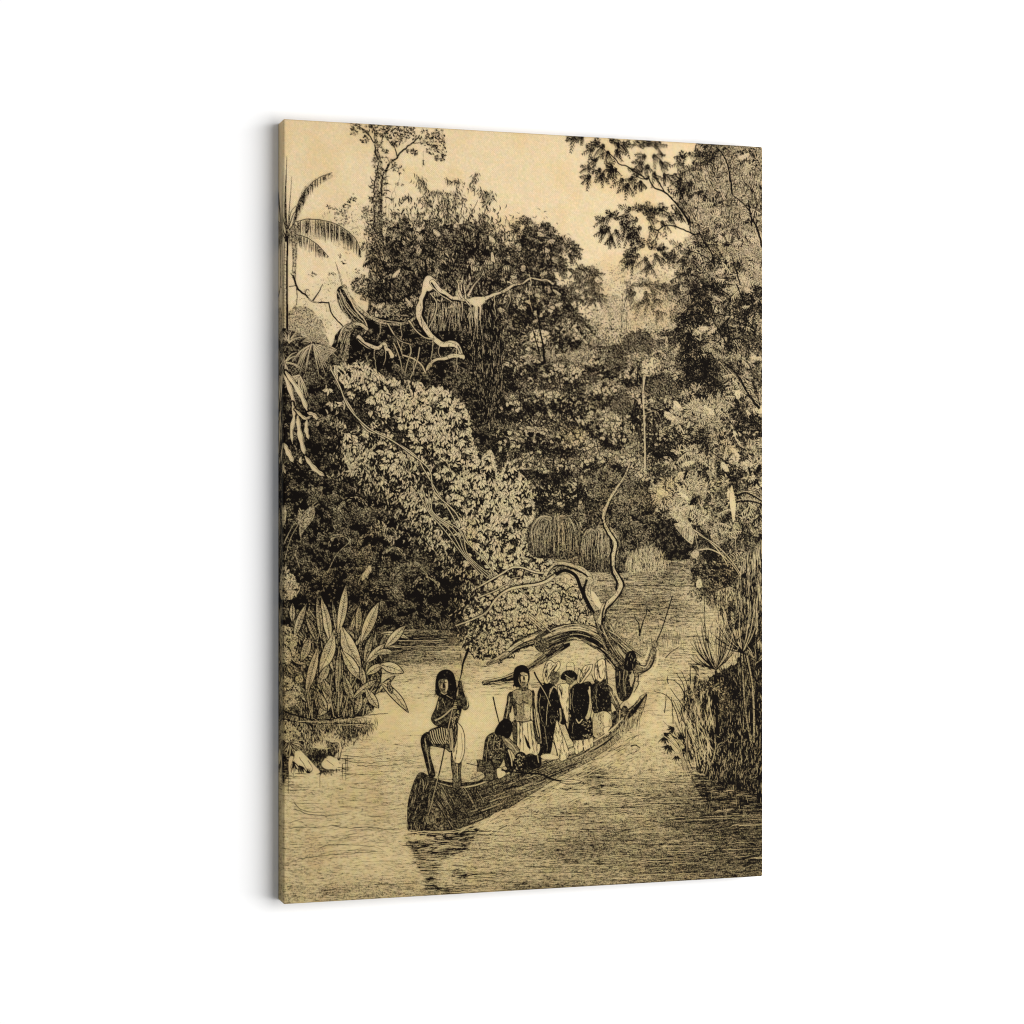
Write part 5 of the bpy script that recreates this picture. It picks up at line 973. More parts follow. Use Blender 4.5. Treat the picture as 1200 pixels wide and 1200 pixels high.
stroke([(609.6,790.8),(612.4,790.3)], 1.2, 1, 1, i); stroke([(615,790.4),(617.6,790.8)], 1.2, .9, 1, i); fill([(613.2,791.6),(614.6,791.6),(615.4,795.6),(613,796)], .8, ids=i); stroke([(611.8,798.5),(615.8,798.6)], 1.2, .9, 1, i)
fill([(604,784),(608,780.6),(616,782.4),(618.6,788.6),(613,786.8),(608.6,789.4),(607,797),(603.4,799)], 1, ids=i)
for q in ([(603,798),(601.6,805)], [(606,801),(605,806)], [(618.8,795),(619.6,800)]): stroke(q, 1.3, .6, 1, i, .2)
# 2: seated man bent forward
i = P(2)
poly([(566,896),(567,880),(569,866),(573,860),(580,857),(590,858),(594,866),(592,878),(590,888),(585,897),(576,900)], .84, i); shade([(570,864),(588,862),(588,886),(574,890)], 50.60, 0.44, 3, .5, None, i); shade([(576,870),(588,868),(586,892),(578,892)], 33.00, 1.10, 3, .5, None, i)
poly([(588,862),(593,861),(601,868),(608,876),(609,884),(605,886),(599,878),(592,872)], .6, i); stroke([(592,865),(600,872),(606,880)], 1.35, 1.08, .3, i)
poly([(593,876),(597,878),(600,888),(602,900),(598,904),(594,898),(591,888)], .9, i); stroke([(596,878),(599,888),(600,896)], 1.98, 1.10, .15, i)
poly([(604,884),(610,880),(616,884),(614,896),(606,902),(602,896)], .92, i); shade([(604,884),(614,884),(612,898),(604,900)], 28.60, 0.28, 3, .5, None, i)
poly([(580,856),(584,848),(590,842),(596,842),(600,848),(599,858),(595,864),(588,860),(583,860)], 1, i)
stroke([(578,816),(581,830),(585,846)], 1.87, 1.43, 1, i)
# 3: man in a dark coat and plumed hat, back turned
i = P(3)
poly([(646,846),(652,842),(656,852),(661,864),(666,880),(664,888),(656,890),(652,878),(648,862)], .07, i, prot=.8); shade([(650,852),(656,858),(664,884),(656,888)], 19.80, 0.99, 2, .5, 1.2, i)
poly([(644,872),(648,868),(652,884),(640,886)], .25, i)
poly([(632,806),(638,801),(646,800),(651,804),(656,814),(662,830),(664,842),(660,848),(654,844),(652,842),(648,862),(645,880),(641,882),(636,880),(634,860),(632,846),(629,834),(629,818)], .97, i)
shade([(632,808),(650,806),(654,836),(640,876)], 26, .5, 2.4, .35, 1.5, i); stroke([(644,812),(648,804),(652,806)], 1.35, 1.08, .35, i); stroke([(656,830),(657,840),(656,845)], 2.20, 1.76, .5, i); stroke([(645,806),(641,830),(640,848)], 0.68, 0.68, .35, i)
stroke([(652,804),(656,818),(662,834)], 1.76, 1.10, .25, i)
poly([(636,790),(638,780),(641,774),(645,773),(650,776),(655,774),(656,780),(652,786),(647,794),(642,800),(638,799)], .08, i, prot=.8)
stroke([(650,781),(645,788),(641,798)], 1.54, 0.88, .98, i); stroke([(648,779),(645,784)], 1.54, 1.10, 1, i); stroke([(637,800),(644,803),(649,799)], 1.76, 1.54, 1, i); fill([(649,790),(653,788),(656,794),(652,798)], .4, ids=i)
stroke([(626,787),(630,795),(636,804),(642,816),(646,826)], 2.20, 1.32, 1, i); stroke([(632,800),(640,814),(645,826)], 0.81, 0.68, .3, i); poly([(634,884),(642,882),(652,884),(655,887),(648,889),(636,888)], .12, i, ol=.4)
stroke([(660,842),(668,862),(674,872)], 2.42, 1.54, 1, i)
# 4: man in a dark vest, broad hat with a pale crown
i = P(4)
poly([(653,803),(660,800),(667,802),(668,826),(666,840),(664,846),(660,834),(655,818)], .06, i, prot=.8); stroke([(666,804),(666.6,820),(666,836)], 1.22, 1.08, .95, i); shade([(655,806),(664,806),(664,830)], 13.20, 0.66, 2, .4, 1.2, i)
poly([(672,864),(680,862),(683,876),(680,880),(674,882)], .08, i, prot=.8); poly([(684,862),(693,860),(695,872),(688,877),(684,878)], .1, i, prot=.8); shade([(672,864),(694,862),(694,872),(676,880)], 17.60, 0.77, 3, .4, 1.4, i)
poly([(670,838),(690,838),(693,850),(693,862),(684,865),(672,866),(667,862),(666,850)], .96, i); shade([(682,846),(692,844),(692,862),(684,863)], 26.40, 0.39, 3, .5, None, i)
poly([(686,803),(691,806),(694,812),(694,824),(692,836),(689,842),(685,840),(688,826)], .3, i); shade([(688,808),(693,812),(691,836)], 15.40, 0.94, 3, .4, 1.5, i)
poly([(669,806),(674,801),(682,800),(688,804),(690,814),(689,828),(686,838),(680,842),(672,841),(667,832),(667,816)], .99, i); shade([(670,806),(686,806),(686,836),(670,836)], 12, .6, 1.6, .35, None, i); stroke([(675,842),(678,846),(682,842)], 1.54, 1.32, .3, i)
fill([(665,776),(670,775),(672,781),(671,786),(664,785)], .08, ids=i); stroke([(663,786),(664,777),(668,775),(672,777),(673,785)], 0.68, 0.68, .9, i)
poly([(657,794),(659,788),(664,785),(670,785),(675,789),(676,794),(672,797),(668,801),(664,797)], .98, i); stroke([(662,790),(668,794)], 0.81, 0.68, .4, i); fill([(650,789),(655,786),(657,792),(652,794)], .5, ids=i)
# 5: plumed hat, part hidden
i = P(5)
poly([(676,798),(677,787),(678,782),(681,786),(684,780),(690,778),(694,778),(692,786),(686,794),(681,800)], .06, i, prot=.8); stroke([(690,783),(685,790),(680,798)], 1.62, 1.08, 1, i); stroke([(678,790),(678,798)], 2.20, 1.54, .4, i)
poly([(682,800),(690,798),(694,804),(690,806),(684,803)], .95, i); stroke([(693,790),(697,800)], 1.35, 1.08, .9, i)
# 6: man with a round pale hat hung on his back
i = P(6)
poly([(696,834),(708,832),(716,838),(716,852),(708,858),(700,864),(694,858)], .35, i); shade([(696,834),(714,836),(708,858)], 44.00, 1.04, 4, .5, 1.4, i); fill([(708,834),(713,836),(712,850),(707,848)], .12, ids=i); poly([(707,852),(716,851),(717,857),(709,860)], .05, i, ol=.5)
poly([(692,806),(696,800),(704,801),(712,802),(717,812),(716,824),(715,832),(706,832),(696,834),(693,822)], .93, i); shade([(694,806),(714,806),(712,830),(696,830)], 16, .45, 2.4, .35, 1.4, i)
poly([(712,804),(716,806),(722,818),(726,828),(722,832),(716,824)], .7, i); stroke([(715,810),(722,824)], 1.35, 1.08, .25, i); poly([(716,822),(722,832),(724,840),(718,842),(716,834)], .2, i); fill([(716,835),(725,832),(730,842),(722,852),(718,850)], .85, ids=i, tex=.2)
poly([(696,788),(697,778),(701,773),(706,771),(709,775),(710,785),(710,794),(707,800),(702,801),(698,796)], .07, i, prot=.8); stroke([(701,785),(702,792),(704,794)], 1.76, 1.32, 1, i); stroke([(702,780),(704,778)], 1.08, 0.81, .9, i); stroke([(699,780),(700,794)], 0.54, 0.54, .6, i)
stroke([(708.5,770),(710,784),(711.5,800)], 1.76, 1.54, 1, i)
for q in ([(747,772),(752,775),(757,768),(760,758)], [(752,796),(748,806),(750,810)], [(770,764),(769,776),(762,788),(752,796)]): stroke(q, 3, 2.5, .06, ID_RIVER)
# 7: bare-backed man at the stern, arm raised with a pole
i = P(7)
poly([(726,826),(734,818),(744,814),(748,816),(746,822),(738,828),(730,834)], .3, i); fill([(734,816),(742,811),(749,813),(746,820),(738,824)], .06, ids=i); stroke([(726,830),(732,832),(740,828),(746,820)], 1.54, 1.10, 1, i)
poly([(721,784),(725,780),(731,778),(740,780),(745,786),(744,794),(742,802),(740,810),(735,818),(728,820),(723,812),(721,798)], .86, i); shade([(737,786),(744,787),(740,802),(736,800)], 14, .35, 3, .5, 1.7, i); shade([(722,784),(732,782),(732,814),(724,812)], 44.00, 1.10, 3, .6, None, i); fill([(738,790),(742.6,789),(741,800),(738,802)], .35, tex=.1); stroke([(731,784),(730,800),(733,814)], .8, .6, .5, i, .2)
poly([(741,779),(748,778),(755,779),(758,773),(761,764),(764,758),(768,760),(767,768),(764,778),(759,784),(750,789),(744,792)], .62, i); stroke([(746,788),(756,785),(763,778),(766,766)], 1.54, 1.32, 1, i); stroke([(750,780),(756,781),(760,774),(763,766)], 1.22, 0.94, .2, i)
poly([(763,753),(766,750),(770,752),(769,757),(765,758)], .6, i, ol=.9)
poly([(731,781),(732,771),(735,764),(740,762),(744,766),(745,774),(743,781),(738,785),(733,784)], 1, i); shade([(734,768),(742,768),(741,780),(735,780)], 6, .5, 6, .35, 1.6, i)
stroke([(787,698),(782,714),(775,736),(768,752)], 1.65, 1.65, 1, i); stroke([(748,790),(747,800),(742,810)], 1.76, 1.10, 1, i, .4)
# packs between the standing men and gunwale shadow
hatch(full([(694,858),(716,856),(726,846),(716,862),(700,868)], True, 0), .5, 50, 4, .6, .95, .5)
fill([(730,826),(736,832),(728,848),(718,858),(712,856),(722,842)], .8, ids=ID_CANOE, tex=.2); stroke([(726,832),(724,846),(716,856)], 1.35, 1.08, .2, ID_CANOE)
stroke([(666,880),(684,873),(700,865),(712,857),(722,848),(730,840)], 1.98, 1.32, .12, ID_CANOE)

# wash along the hull
for k in range(130):
    t = random.uniform(0, 1); x = 535 + t * 205; y = 971 - t * 20 - t ** 1.3 * 92 + random.uniform(-1, 5 + 5 * t)
    l = random.uniform(4, 12); stroke([(x, y), (x + l * .5, y - l * .22), (x + l, y - l * .5)], random.uniform(.6, 1.2), .4, random.choice([.02, .02, .05, .7, .9]), ID_RIVER, .3)
for p in ([(575,955),(590,948),(610,944),(622,936)], [(600,948),(625,938),(640,930),(655,920)], [(560,968),(580,960),(600,956)], [(640,932),(660,918),(690,905),(715,890)], [(476,974),(500,973),(530,974),(560,968)]):
    stroke(p, 1.6, .8, .02, ID_RIVER, .5)

i = ID_CANOE
stroke([(588,901),(600,903),(620,905),(634,906),(645,911),(658,914)], 1.9, 2.4, 1, i, .1); leaves([669], [914.5], .04, 30, 6, .02, ol=1, olw=.8, ids=i); stroke([(658,914),(672,915)], .8, .6, .9, i)
for k in range(9): stroke([(644 + k * 3.6, 922 + k % 3), (648 + k * 3.6, 922 + k % 3)], .8, .5, .8, ID_RIVER)
# folds, straps and seams that separate the crowded figures
for n_, L_ in ((3, [[(633,812),(632,828),(636,846)],[(640,806),(636,822),(637,840)],[(650,812),(654,824),(658,834)],[(638,850),(640,866),(641,878)],[(645,852),(643,868)],[(634,822),(633,836)]]),
               (4, [[(672,806),(670,820),(673,834)],[(678,804),(677,820),(679,836)],[(684,806),(684,820),(682,834)],[(671,846),(670,858)],[(678,846),(677,860)],[(686,846),(688,860)]]),
               (6, [[(699,806),(698,820),(700,830)],[(705,804),(706,818),(707,830)],[(711,808),(711,820)],[(714,812),(718,820)]]),
               (0, [[(519,818),(522,826)],[(524,814),(530,818)],[(533,834),(531,846)],[(498,864),(500,880)],[(533,884),(534,906)]]),
               (1, [[(602,809),(609,812),(613,809)],[(616,810),(621,812)],[(607,828),(611,834)]]),
               (2, [[(573,864),(570,878),(570,892)],[(580,862),(578,876)],[(586,866),(584,880)]]),
               (7, [[(735,786),(732,800),(733,812)],[(740,786),(738,798)],[(726,786),(725,802)],[(750,782),(757,782)]])):
    if n_ in (3, 4, 6): L_ = L_[::3]
    for q in L_: stroke(q, .7, .4, .6 if n_ in (3, 4, 6) else .45, P(n_), .4)
for q in ([(628,806),(627,820),(629,836)], [(665,804),(664.6,822),(665,838)], [(690.5,804),(691,812)], [(718,804),(719,814)]): stroke(q, 1.6, 1.2, .05, ID_RIVER)
for q, w_ in (([(638,782),(642,777),(646,776)], 1), ([(652,778),(648,786),(644,794)], 1.2), ([(640,796),(641,786)], 1), ([(680,784),(683,790),(681,797)], 1.2), ([(688,780),(684,788)], 1), ([(700,776),(699,790)], .9), ([(704,798),(708,792),(709,782)], 1.3), ([(664,780),(670,780)], .9), ([(659,789),(664,787),(672,788)], 1)):
    stroke(q, w_, w_ * .6, .9, P(3), .2)

# shading of hats, plumes and trousers
for pts, n_, an_, v_ in (([(637,780),(641,776),(643,790),(639,798)], 16, 1.7, .8), ([(646,776),(652,776),(648,788),(643,795)], 12, 2.2, .75), ([(697,778),(700,774),(701,796),(698,796)], 14, 1.6, .75), ([(704,774),(709,778),(709,792),(705,798)], 9, 1.6, .6), ([(678,786),(682,784),(681,797),(677,798)], 12, 1.8, .8), ([(685,782),(692,779),(686,790),(682,796)], 9, 2.3, .7),
                       ([(653,804),(658,803),(663,840),(660,838)], 16, 1.4, .8), ([(664,806),(668,804),(667,840),(664,846)], 10, 1.6, .7), ([(649,846),(653,846),(659,884),(654,886)], 16, 1.4, .75), ([(657,858),(662,872),(664,886),(660,886)], 10, 1.3, .8), ([(672,866),(676,865),(678,880),(674,880)], 8, 1.5, .8), ([(688,864),(694,862),(695,872),(690,874)], 8, 1.5, .7), ([(608,846),(612,846),(614,880),(608,882)], 12, 1.55, .8), ([(622,846),(626,854),(630,878),(624,880)], 14, 1.4, .75), ([(532,850),(536,850),(535,888),(531,884)], 14, 1.6, .6)):
    sl, m_ = pmask(pts); f_ = np.zeros((RH, RW), bool); f_[sl] = m_; x, y = scatter(f_, n_); leaves(x, y, an_ + rng.normal(0, .12, n_), rng.uniform(4, 9, n_), .75, v_)

# heads under the hats
for n_, h_, v_ in ((3, [(646,788),(650,786),(654,789),(654.6,795),(652,800),(647,801),(645,795)], .72), (6, [(697,795),(703,798),(709,795),(709,802),(698,802)], .85), (4, [(663,792),(668,795),(673,792),(671,799),(666,801),(663,797)], .7)):
    poly(h_, v_, P(n_), ol=.6)
stroke([(629,815),(629,830),(632,846)], 1.2, 1, .45, P(3), .2); stroke([(689,808),(691.6,820),(689,836)], 1.4, 1, .3, P(4), .2); stroke([(668,812),(668,830)], .9, .7, .5, P(4), .2)
# ------------------------------------------------------------------ ink grain, paper colour
k = 1 - PROT
E_ = np.clip(D, 0, 1)
g = NG * .55 + NF * .35
isw = (IDS == ID_RIVER); g = np.where(isw, NH * .42 + NG * .3 + NF * .4, g)
amp = np.where(IDS == ID_SKY, .35, 1) * (.03 + .6 * np.sqrt(np.clip(E_ * (1 - E_), 0, 1))) * k * np.where(isw, .85, .9)
A = np.clip((E_ + g * amp - .5) * 1.35 + .5, 0, 1)
A = np.clip(A + .8 * (A - blur(A, 3)), 0, 1)
veil = blur(A, 7) * .6 + blur(A, 22) * .4                # ink film between the grains where the drawing is dense
VB = (.62 * np.clip(veil - .1, 0, 1) * (1 - .6 * PROT)).astype(np.float32)
A = 1 - (1 - A) * (1 - .12 * VB)
def half(a): return a.reshape(GH, 2, GW, 2, *a.shape[2:]).mean((1, 3))
A2 = half(A); px = half(PX); py = half(PY); n20 = half(N20); n60 = half(N60); n8 = half(N8)
idm = IDS[::2, ::2].copy()
idm[idm == 0] = ID_PRINT
# sky glimpsed through foliage belongs to the leaves round it: keep only the open sky as the sky
sk = idm == ID_SKY; reach = np.zeros_like(sk); sx_, sy_ = PR(610, 200); reach[int(sy_ / 2), int(sx_ / 2)] = True
for _ in range(60):
    n0 = reach.sum()
    for ax in (0, 1):
        for fl in (False, True):
            r_ = np.flip(reach, ax) if fl else reach; s_ = np.flip(sk, ax) if fl else sk
            r_ = r_.T if ax else r_; s_ = s_.T if ax else s_
            out = np.zeros_like(r_); cur = np.zeros(r_.shape[1], bool)
            for i_ in range(r_.shape[0]): cur = (cur | r_[i_]) & s_[i_]; out[i_] = cur
            out = out.T if ax else out; reach = np.ascontiguousarray(np.flip(out, ax) if fl else out)
    if reach.sum() == n0: break
idm[sk & ~reach] = ID_PRINT
def lin(c): c = np.array(c, np.float32) / 255; return np.where(c <= .04045, c / 12.92, ((c + .055) / 1.055) ** 2.4).astype(np.float32)
sky, mid, wat, gold = lin((231, 208, 166)), lin((226, 206, 160)), lin((213, 191, 140)), lin((224, 190, 130))
t = np.clip((py - 330) / 260, 0, 1)[..., None]; t2 = np.clip((py - 640) / 160, 0, 1)[..., None]
paper = sky * (1 - t) + mid * t; paper = paper * (1 - t2) + wat * t2
w = np.clip(n20 * .4 + n60 * .5 - .2, 0, .35)[..., None]; paper = paper * (1 - w) + gold * w * (1 - .25 * t2)
# foxed bands in the old paper (a little browner at the top edge and the upper left)
w = (np.exp(-((py - 150) / 26) ** 2) * .45 * np.clip(.6 + n60, 0, 1))[..., None]; paper = paper * (1 - w) + lin((226, 196, 146)) * w
paper *= (1 + .05 * half(NG)[..., None])
paper = paper * (1 + np.stack([half(N3) * .05, half(N8) * .03, half(np.roll(N3, 40, 1)) * .07], -1))
w = np.clip(n8 * .5 + n20 * .5 - .45, 0, .3)[..., None] * t * .4; paper = paper * (1 - w) + lin((214, 206, 110)) * w
w = half(VB)[..., None]; paper = paper * (1 - w) + lin((112, 92, 58)) * w
ink = lin((11, 5, 2))
COL = paper * (1 - A2[..., None]) + ink * A2[..., None]
COL = np.clip(COL, 0, 1).astype(np.float32)
# ------------------------------------------------------------------ Blender scene
import bpy
scene = bpy.context.scene
DEPTH, RAD = 0.029, 0.0024                     # canvas thickness, corner rounding (m)

def mat(name, rough=.8):
    m = bpy.data.materials.new(name); m.use_nodes = True
    nt = m.node_tree; b = nt.nodes['Principled BSDF']; b.inputs['Roughness'].default_value = rough
    return m, nt, b

def print_material():
    m, nt, b = mat('printed_canvas', .72)
    n = nt.nodes; l = nt.links
    at = n.new('ShaderNodeVertexColor'); at.layer_name = 'print'
    tc = n.new('ShaderNodeTexCoord'); sep = n.new('ShaderNodeSeparateXYZ'); l.new(tc.outputs['Object'], sep.inputs[0])
    def thread(out, k):                            # woven cotton threads
        a = n.new('ShaderNodeMath'); a.operation = 'MULTIPLY'; a.inputs[1].default_value = k; l.new(sep.outputs[out], a.inputs[0])
        s = n.new('ShaderNodeMath'); s.operation = 'SINE'; l.new(a.outputs[0], s.inputs[0]); return s
    sx, sz = thread('X', 2 * math.pi / .0025), thread('Z', 2 * math.pi / .0025)
    mu = n.new('ShaderNodeMath'); mu.operation = 'MULTIPLY'; l.new(sx.outputs[0], mu.inputs[0]); l.new(sz.outputs[0], mu.inputs[1])
    mr = n.new('ShaderNodeMapRange'); mr.inputs['From Min'].default_value = -1; mr.inputs['From Max'].default_value = 1; mr.inputs['To Min'].default_value = .915; mr.inputs['To Max'].default_value = 1.05
    l.new(mu.outputs[0], mr.inputs['Value'])
    mx = n.new('ShaderNodeVectorMath'); mx.operation = 'SCALE'; l.new(at.outputs['Color'], mx.inputs[0]); l.new(mr.outputs[0], mx.inputs['Scale'])
    l.new(mx.outputs[0], b.inputs['Base Color'])
    bp = n.new('ShaderNodeBump'); bp.inputs['Strength'].default_value = .25; bp.inputs['Distance'].default_value = .0002; l.new(mu.outputs[0], bp.inputs['Height']); l.new(bp.outputs[0], b.inputs['Normal'])
    b.inputs['Specular IOR Level'].default_value = .05
    return m
PRINT = print_material()

# placement: the canvas hangs on the wall plane; world x along the wall, z up, -y out of the wall.
# its front-left edge midpoint is the local origin.
cam_d = 0.9 * FPX / 921.0                      # distance from the lens plane to the near vertical edge
Wm, Hm = CW * UNIT, CH * UNIT

def front_pos(a, c):
    "unrolled print position (metres, a from the left edge, c up from the middle) -> x, y, z with rounded rims"
    def ax(q, lo, hi):
        z = RAD * math.pi / 2
        d0 = np.clip((z - (q - lo)) / RAD, 0, math.pi / 2); d1 = np.clip((z - (hi - q)) / RAD, 0, math.pi / 2)
        base = np.clip(q, lo + z, hi - z)
        k0 = (RAD - z); base = np.where(d0 > 0, lo + RAD, np.where(d1 > 0, hi - RAD, lo + RAD + (base - lo - z) / (hi - lo - 2 * z) * (hi - lo - 2 * RAD)))
        return base, np.where(d0 > 0, -d0, d1)
    bx, fx = ax(a, 0, Wm); bz, fz = ax(c, -Hm / 2, Hm / 2)
    cc = np.cos(fx) * np.cos(fz); sx, sz = np.sin(fx), np.sin(fz); h = np.hypot(sx, sz) + 1e-12; r = np.sqrt(np.clip(1 - cc * cc, 0, 1))
    return bx + RAD * r * sx / h, -DEPTH + RAD * (1 - cc), bz + RAD * r * sz / h

ALB = 1 / 1.33                                 # the print's albedo for the colours drawn, under this lamp
def mesh_obj(name, co, quads, col, m, parent, smooth=True):
    me = bpy.data.meshes.new(name); nq = len(quads)
    me.vertices.add(len(co)); me.vertices.foreach_set('co', co.astype(np.float32).ravel())
    me.loops.add(nq * 4); me.loops.foreach_set('vertex_index', quads.astype(np.int32).ravel())
    me.polygons.add(nq); me.polygons.foreach_set('loop_start', np.arange(nq, dtype=np.int32) * 4)
    me.polygons.foreach_set('use_smooth', np.ones(nq, bool) if smooth else np.zeros(nq, bool))
    me.update(calc_edges=True)
    if col is not None:
        ca = me.color_attributes.new('print', 'FLOAT_COLOR', 'POINT'); c4 = np.ones((len(co), 4), np.float32); c4[:, :3] = col * ALB; ca.data.foreach_set('color', c4.ravel())
    me.materials.append(m)
    o = bpy.data.objects.new(name, me); scene.collection.objects.link(o)
    if parent: o.parent = parent
    return o

root = bpy.data.objects.new('canvas_print', None); scene.collection.objects.link(root)
root['label'] = 'tall stretched canvas with a sepia jungle river engraving, people in a canoe'; root['category'] = 'canvas print'

ga = (np.arange(GW) + .5) / GW * Wm; ga[0] = 0; ga[-1] = Wm
gc = Hm / 2 - (np.arange(GH) + .5) / GH * Hm; gc[0] = Hm / 2; gc[-1] = -Hm / 2
AA, CC = np.meshgrid(ga, gc); fx_, fy_, fz_ = front_pos(AA, CC)
CO = np.stack([fx_, fy_, fz_], -1).reshape(-1, 3)
idx = np.arange(GW * GH).reshape(GH, GW)
Q = np.stack([idx[:-1, :-1], idx[1:, :-1], idx[1:, 1:], idx[:-1, 1:]], -1).reshape(-1, 4)
fid = idm[:-1, :-1].ravel().copy()
colf = COL.reshape(-1, 3)
NAMES = {ID_PRINT: ('printed_forest', None), ID_SKY: ('printed_sky', None), ID_RIVER: ('printed_river', None), ID_CANOE: ('printed_canoe', None), ID_LOG: ('printed_fallen_tree', None),
         ID_MOUND: ('printed_hanging_foliage', None), ID_DEADBR: ('printed_dead_branch', None), ID_PALM: ('printed_palm', None), ID_LEAFPL: ('printed_broad_leaves', None), ID_TALL: ('printed_tall_tree', None),
         ID_RIGHT: ('printed_leafy_tree', None), ID_PAPY: ('printed_reeds', None)}
PEOPLE = ['figure standing in the bow with a raised knee and a long pole', 'bare-chested figure standing in a pale skirt', 'seated figure bent forward with dark hair', 'figure in a long dark coat and plumed hat seen from behind',
          'figure in a dark vest and broad dark hat', 'plume of a hat showing between two figures', 'figure with a round pale hat on the back', 'bare-backed figure at the stern raising one arm with a pole']
for k, t in enumerate(PEOPLE): NAMES[ID_P1 + k] = ('printed_person' if k != 5 else 'printed_hat', t)
sheet = None
order = [ID_SKY] + [k for k in NAMES if k != ID_SKY]
def piece(name, sel, parent):
    q = Q[sel]; used, inv = np.unique(q, return_inverse=True)
    return mesh_obj(name, CO[used], inv.reshape(-1, 4), colf[used], PRINT, parent)
fid[fid == 0] = ID_PRINT
# the wrapped edge: the print folds over the rim and runs back to the wall
def rim_loop():
    t = [(0, j) for j in range(GW)]; r = [(i, GW - 1) for i in range(1, GH)]; b = [(GH - 1, j) for j in range(GW - 2, -1, -1)]; l = [(i, 0) for i in range(GH - 2, 0, -1)]
    return np.array(t + r + b + l)
RL = rim_loop(); ri, rj = RL[:, 0], RL[:, 1]; rp = CO[idx[ri, rj]]
NS = 42; depths = np.linspace(0, DEPTH - RAD - .0004, NS); strips = []; cols = []
for k, d in enumerate(depths):
    p = rp.copy(); p[:, 1] += d; strips.append(p)
    ii = np.where(ri == 0, k, np.where(ri == GH - 1, GH - 1 - k, ri)); jj = np.where((rj == 0) & (ri > 0) & (ri < GH - 1), k, np.where((rj == GW - 1) & (ri > 0) & (ri < GH - 1), GW - 1 - k, rj))
    cols.append(COL[ii, jj])
n = len(RL); EC = np.concatenate(strips); EQ = []
a0 = np.arange(n); a1 = (a0 + 1) % n
for k in range(NS - 1): EQ.append(np.stack([a0 + k * n, a1 + k * n, a1 + (k + 1) * n, a0 + (k + 1) * n], -1))
pic = piece('print', fid == ID_PRINT, root)
pic.name = 'printed_picture'
for key in order:
    if key == ID_PRINT: continue
    sel = fid == key
    if sel.sum() < 20: continue
    o = piece(NAMES[key][0], sel, pic)
    if NAMES[key][1]: o['label'] = NAMES[key][1]
mesh_obj('wrapped_edge', EC, np.concatenate(EQ), np.concatenate(cols), PRINT, root)

# pine stretcher bars behind the cloth
wood, nt, b = mat('pine_wood', .7)
tc = nt.nodes.new('ShaderNodeTexCoord'); mp = nt.nodes.new('ShaderNodeMapping'); mp.inputs['Scale'].default_value = (60, 60, 4); no = nt.nodes.new('ShaderNodeTexNoise'); no.inputs['Scale'].default_value = 2; cr = nt.nodes.new('ShaderNodeValToRGB')
cr.color_ramp.elements[0].color = (.42, .27, .13, 1); cr.color_ramp.elements[1].color = (.62, .45, .26, 1)
nt.links.new(tc.outputs['Object'], mp.inputs[0]); nt.links.new(mp.outputs[0], no.inputs[0]); nt.links.new(no.outputs[0], cr.inputs[0]); nt.links.new(cr.outputs[0], b.inputs['Base Color'])
def bar(x0, x1, z0, z1):
    y0, y1 = -DEPTH + .004, -.0012
    v = np.array([(x, y, z) for x in (x0, x1) for y in (y0, y1) for z in (z0, z1)]); q = np.array([(0, 1, 3, 2), (4, 6, 7, 5), (0, 4, 5, 1), (2, 3, 7, 6), (0, 2, 6, 4), (1, 5, 7, 3)])
    return mesh_obj('stretcher_bar', v, q, None, wood, root, False)
g = .0012; bw = .038
bar(g, g + bw, -Hm / 2 + g, Hm / 2 - g); bar(Wm - g - bw, Wm - g, -Hm / 2 + g, Hm / 2 - g)
bar(g + bw + .0005, Wm - g - bw - .0005, Hm / 2 - g - bw, Hm / 2 - g); bar(g + bw + .0005, Wm - g - bw - .0005, -Hm / 2 + g, -Hm / 2 + g + bw)

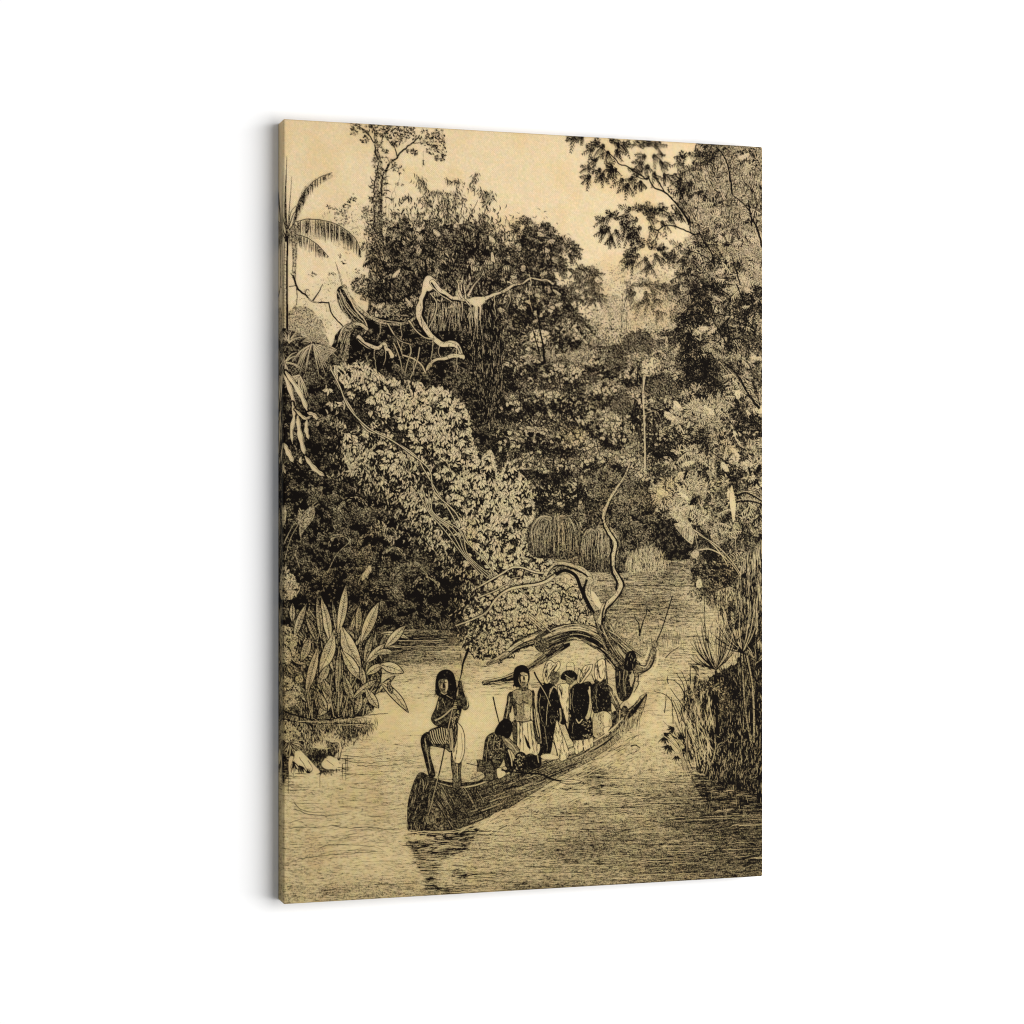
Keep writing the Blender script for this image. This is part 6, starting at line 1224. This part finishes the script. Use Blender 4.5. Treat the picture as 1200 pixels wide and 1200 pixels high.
# wall
wm, nt, b = mat('white_paint', .9)
b.inputs['Specular IOR Level'].default_value = .1
no = nt.nodes.new('ShaderNodeTexNoise'); no.inputs['Scale'].default_value = 220; tc = nt.nodes.new('ShaderNodeTexCoord'); nt.links.new(tc.outputs['Object'], no.inputs[0])
bp = nt.nodes.new('ShaderNodeBump'); bp.inputs['Strength'].default_value = .03; bp.inputs['Distance'].default_value = .0005; nt.links.new(no.outputs[0], bp.inputs['Height']); nt.links.new(bp.outputs[0], b.inputs['Normal'])
b.inputs['Base Color'].default_value = (.9, .9, .905, 1)
v = np.array([(-6, 0, -4), (8, 0, -4), (8, 0, 4), (-6, 0, 4)], float)
wall = mesh_obj('wall', v, np.array([(0, 1, 2, 3)]), None, wm, None, False); wall['kind'] = 'structure'

# camera: level, turned so that the canvas recedes to the right
cam = bpy.data.cameras.new('camera'); co = bpy.data.objects.new('camera', cam); scene.collection.objects.link(co); scene.camera = co
cam.sensor_width = 36; cam.lens = 36 * FPX / 1200; cam.clip_end = 100; cam.clip_start = .05
# canvas axis in view space is (cos, sin into depth); in world it is +x, so the camera is turned by +TH about z
# near-left edge in view space: (X0P/FPX * d, depth d)
X, Z = X0P / FPX * cam_d, cam_d
wx = X * CT + Z * ST; wy = -X * ST + Z * CT     # offset of the edge from the camera in world axes
co.location = (-wx, -DEPTH - wy, 0)
co.rotation_euler = (math.pi / 2, 0, -TH)
cam.shift_y = -(600 - CY) / 1200 * 1.0

# light: one big soft window-like lamp from the right, a little ambient light
w = bpy.data.worlds.new('World'); scene.world = w; w.use_nodes = True
w.node_tree.nodes['Background'].inputs[0].default_value = (.96, .98, 1, 1); w.node_tree.nodes['Background'].inputs[1].default_value = .31
def area(name, loc, target, sx, sy, power, col):
    L = bpy.data.lights.new(name, 'AREA'); L.shape = 'RECTANGLE'; L.size = sx; L.size_y = sy; L.energy = power; L.color = col
    o = bpy.data.objects.new(name, L); scene.collection.objects.link(o); o.location = loc
    from mathutils import Vector
    o.rotation_euler = (Vector(target) - Vector(loc)).to_track_quat('-Z', 'Y').to_euler(); return o
area('softbox', (2.25, -2.35, 0), (.25, 0, 0), 4.0, 2.8, 192, (1, .99, .975))
scene.view_settings.view_transform = 'Standard'; scene.view_settings.look = 'None'; scene.view_settings.exposure = 0; scene.view_settings.gamma = 1
scene.render.engine = 'CYCLES'; scene.cycles.use_denoising = True; scene.cycles.max_bounces = 6
scene.cycles.filter_width = 1.05
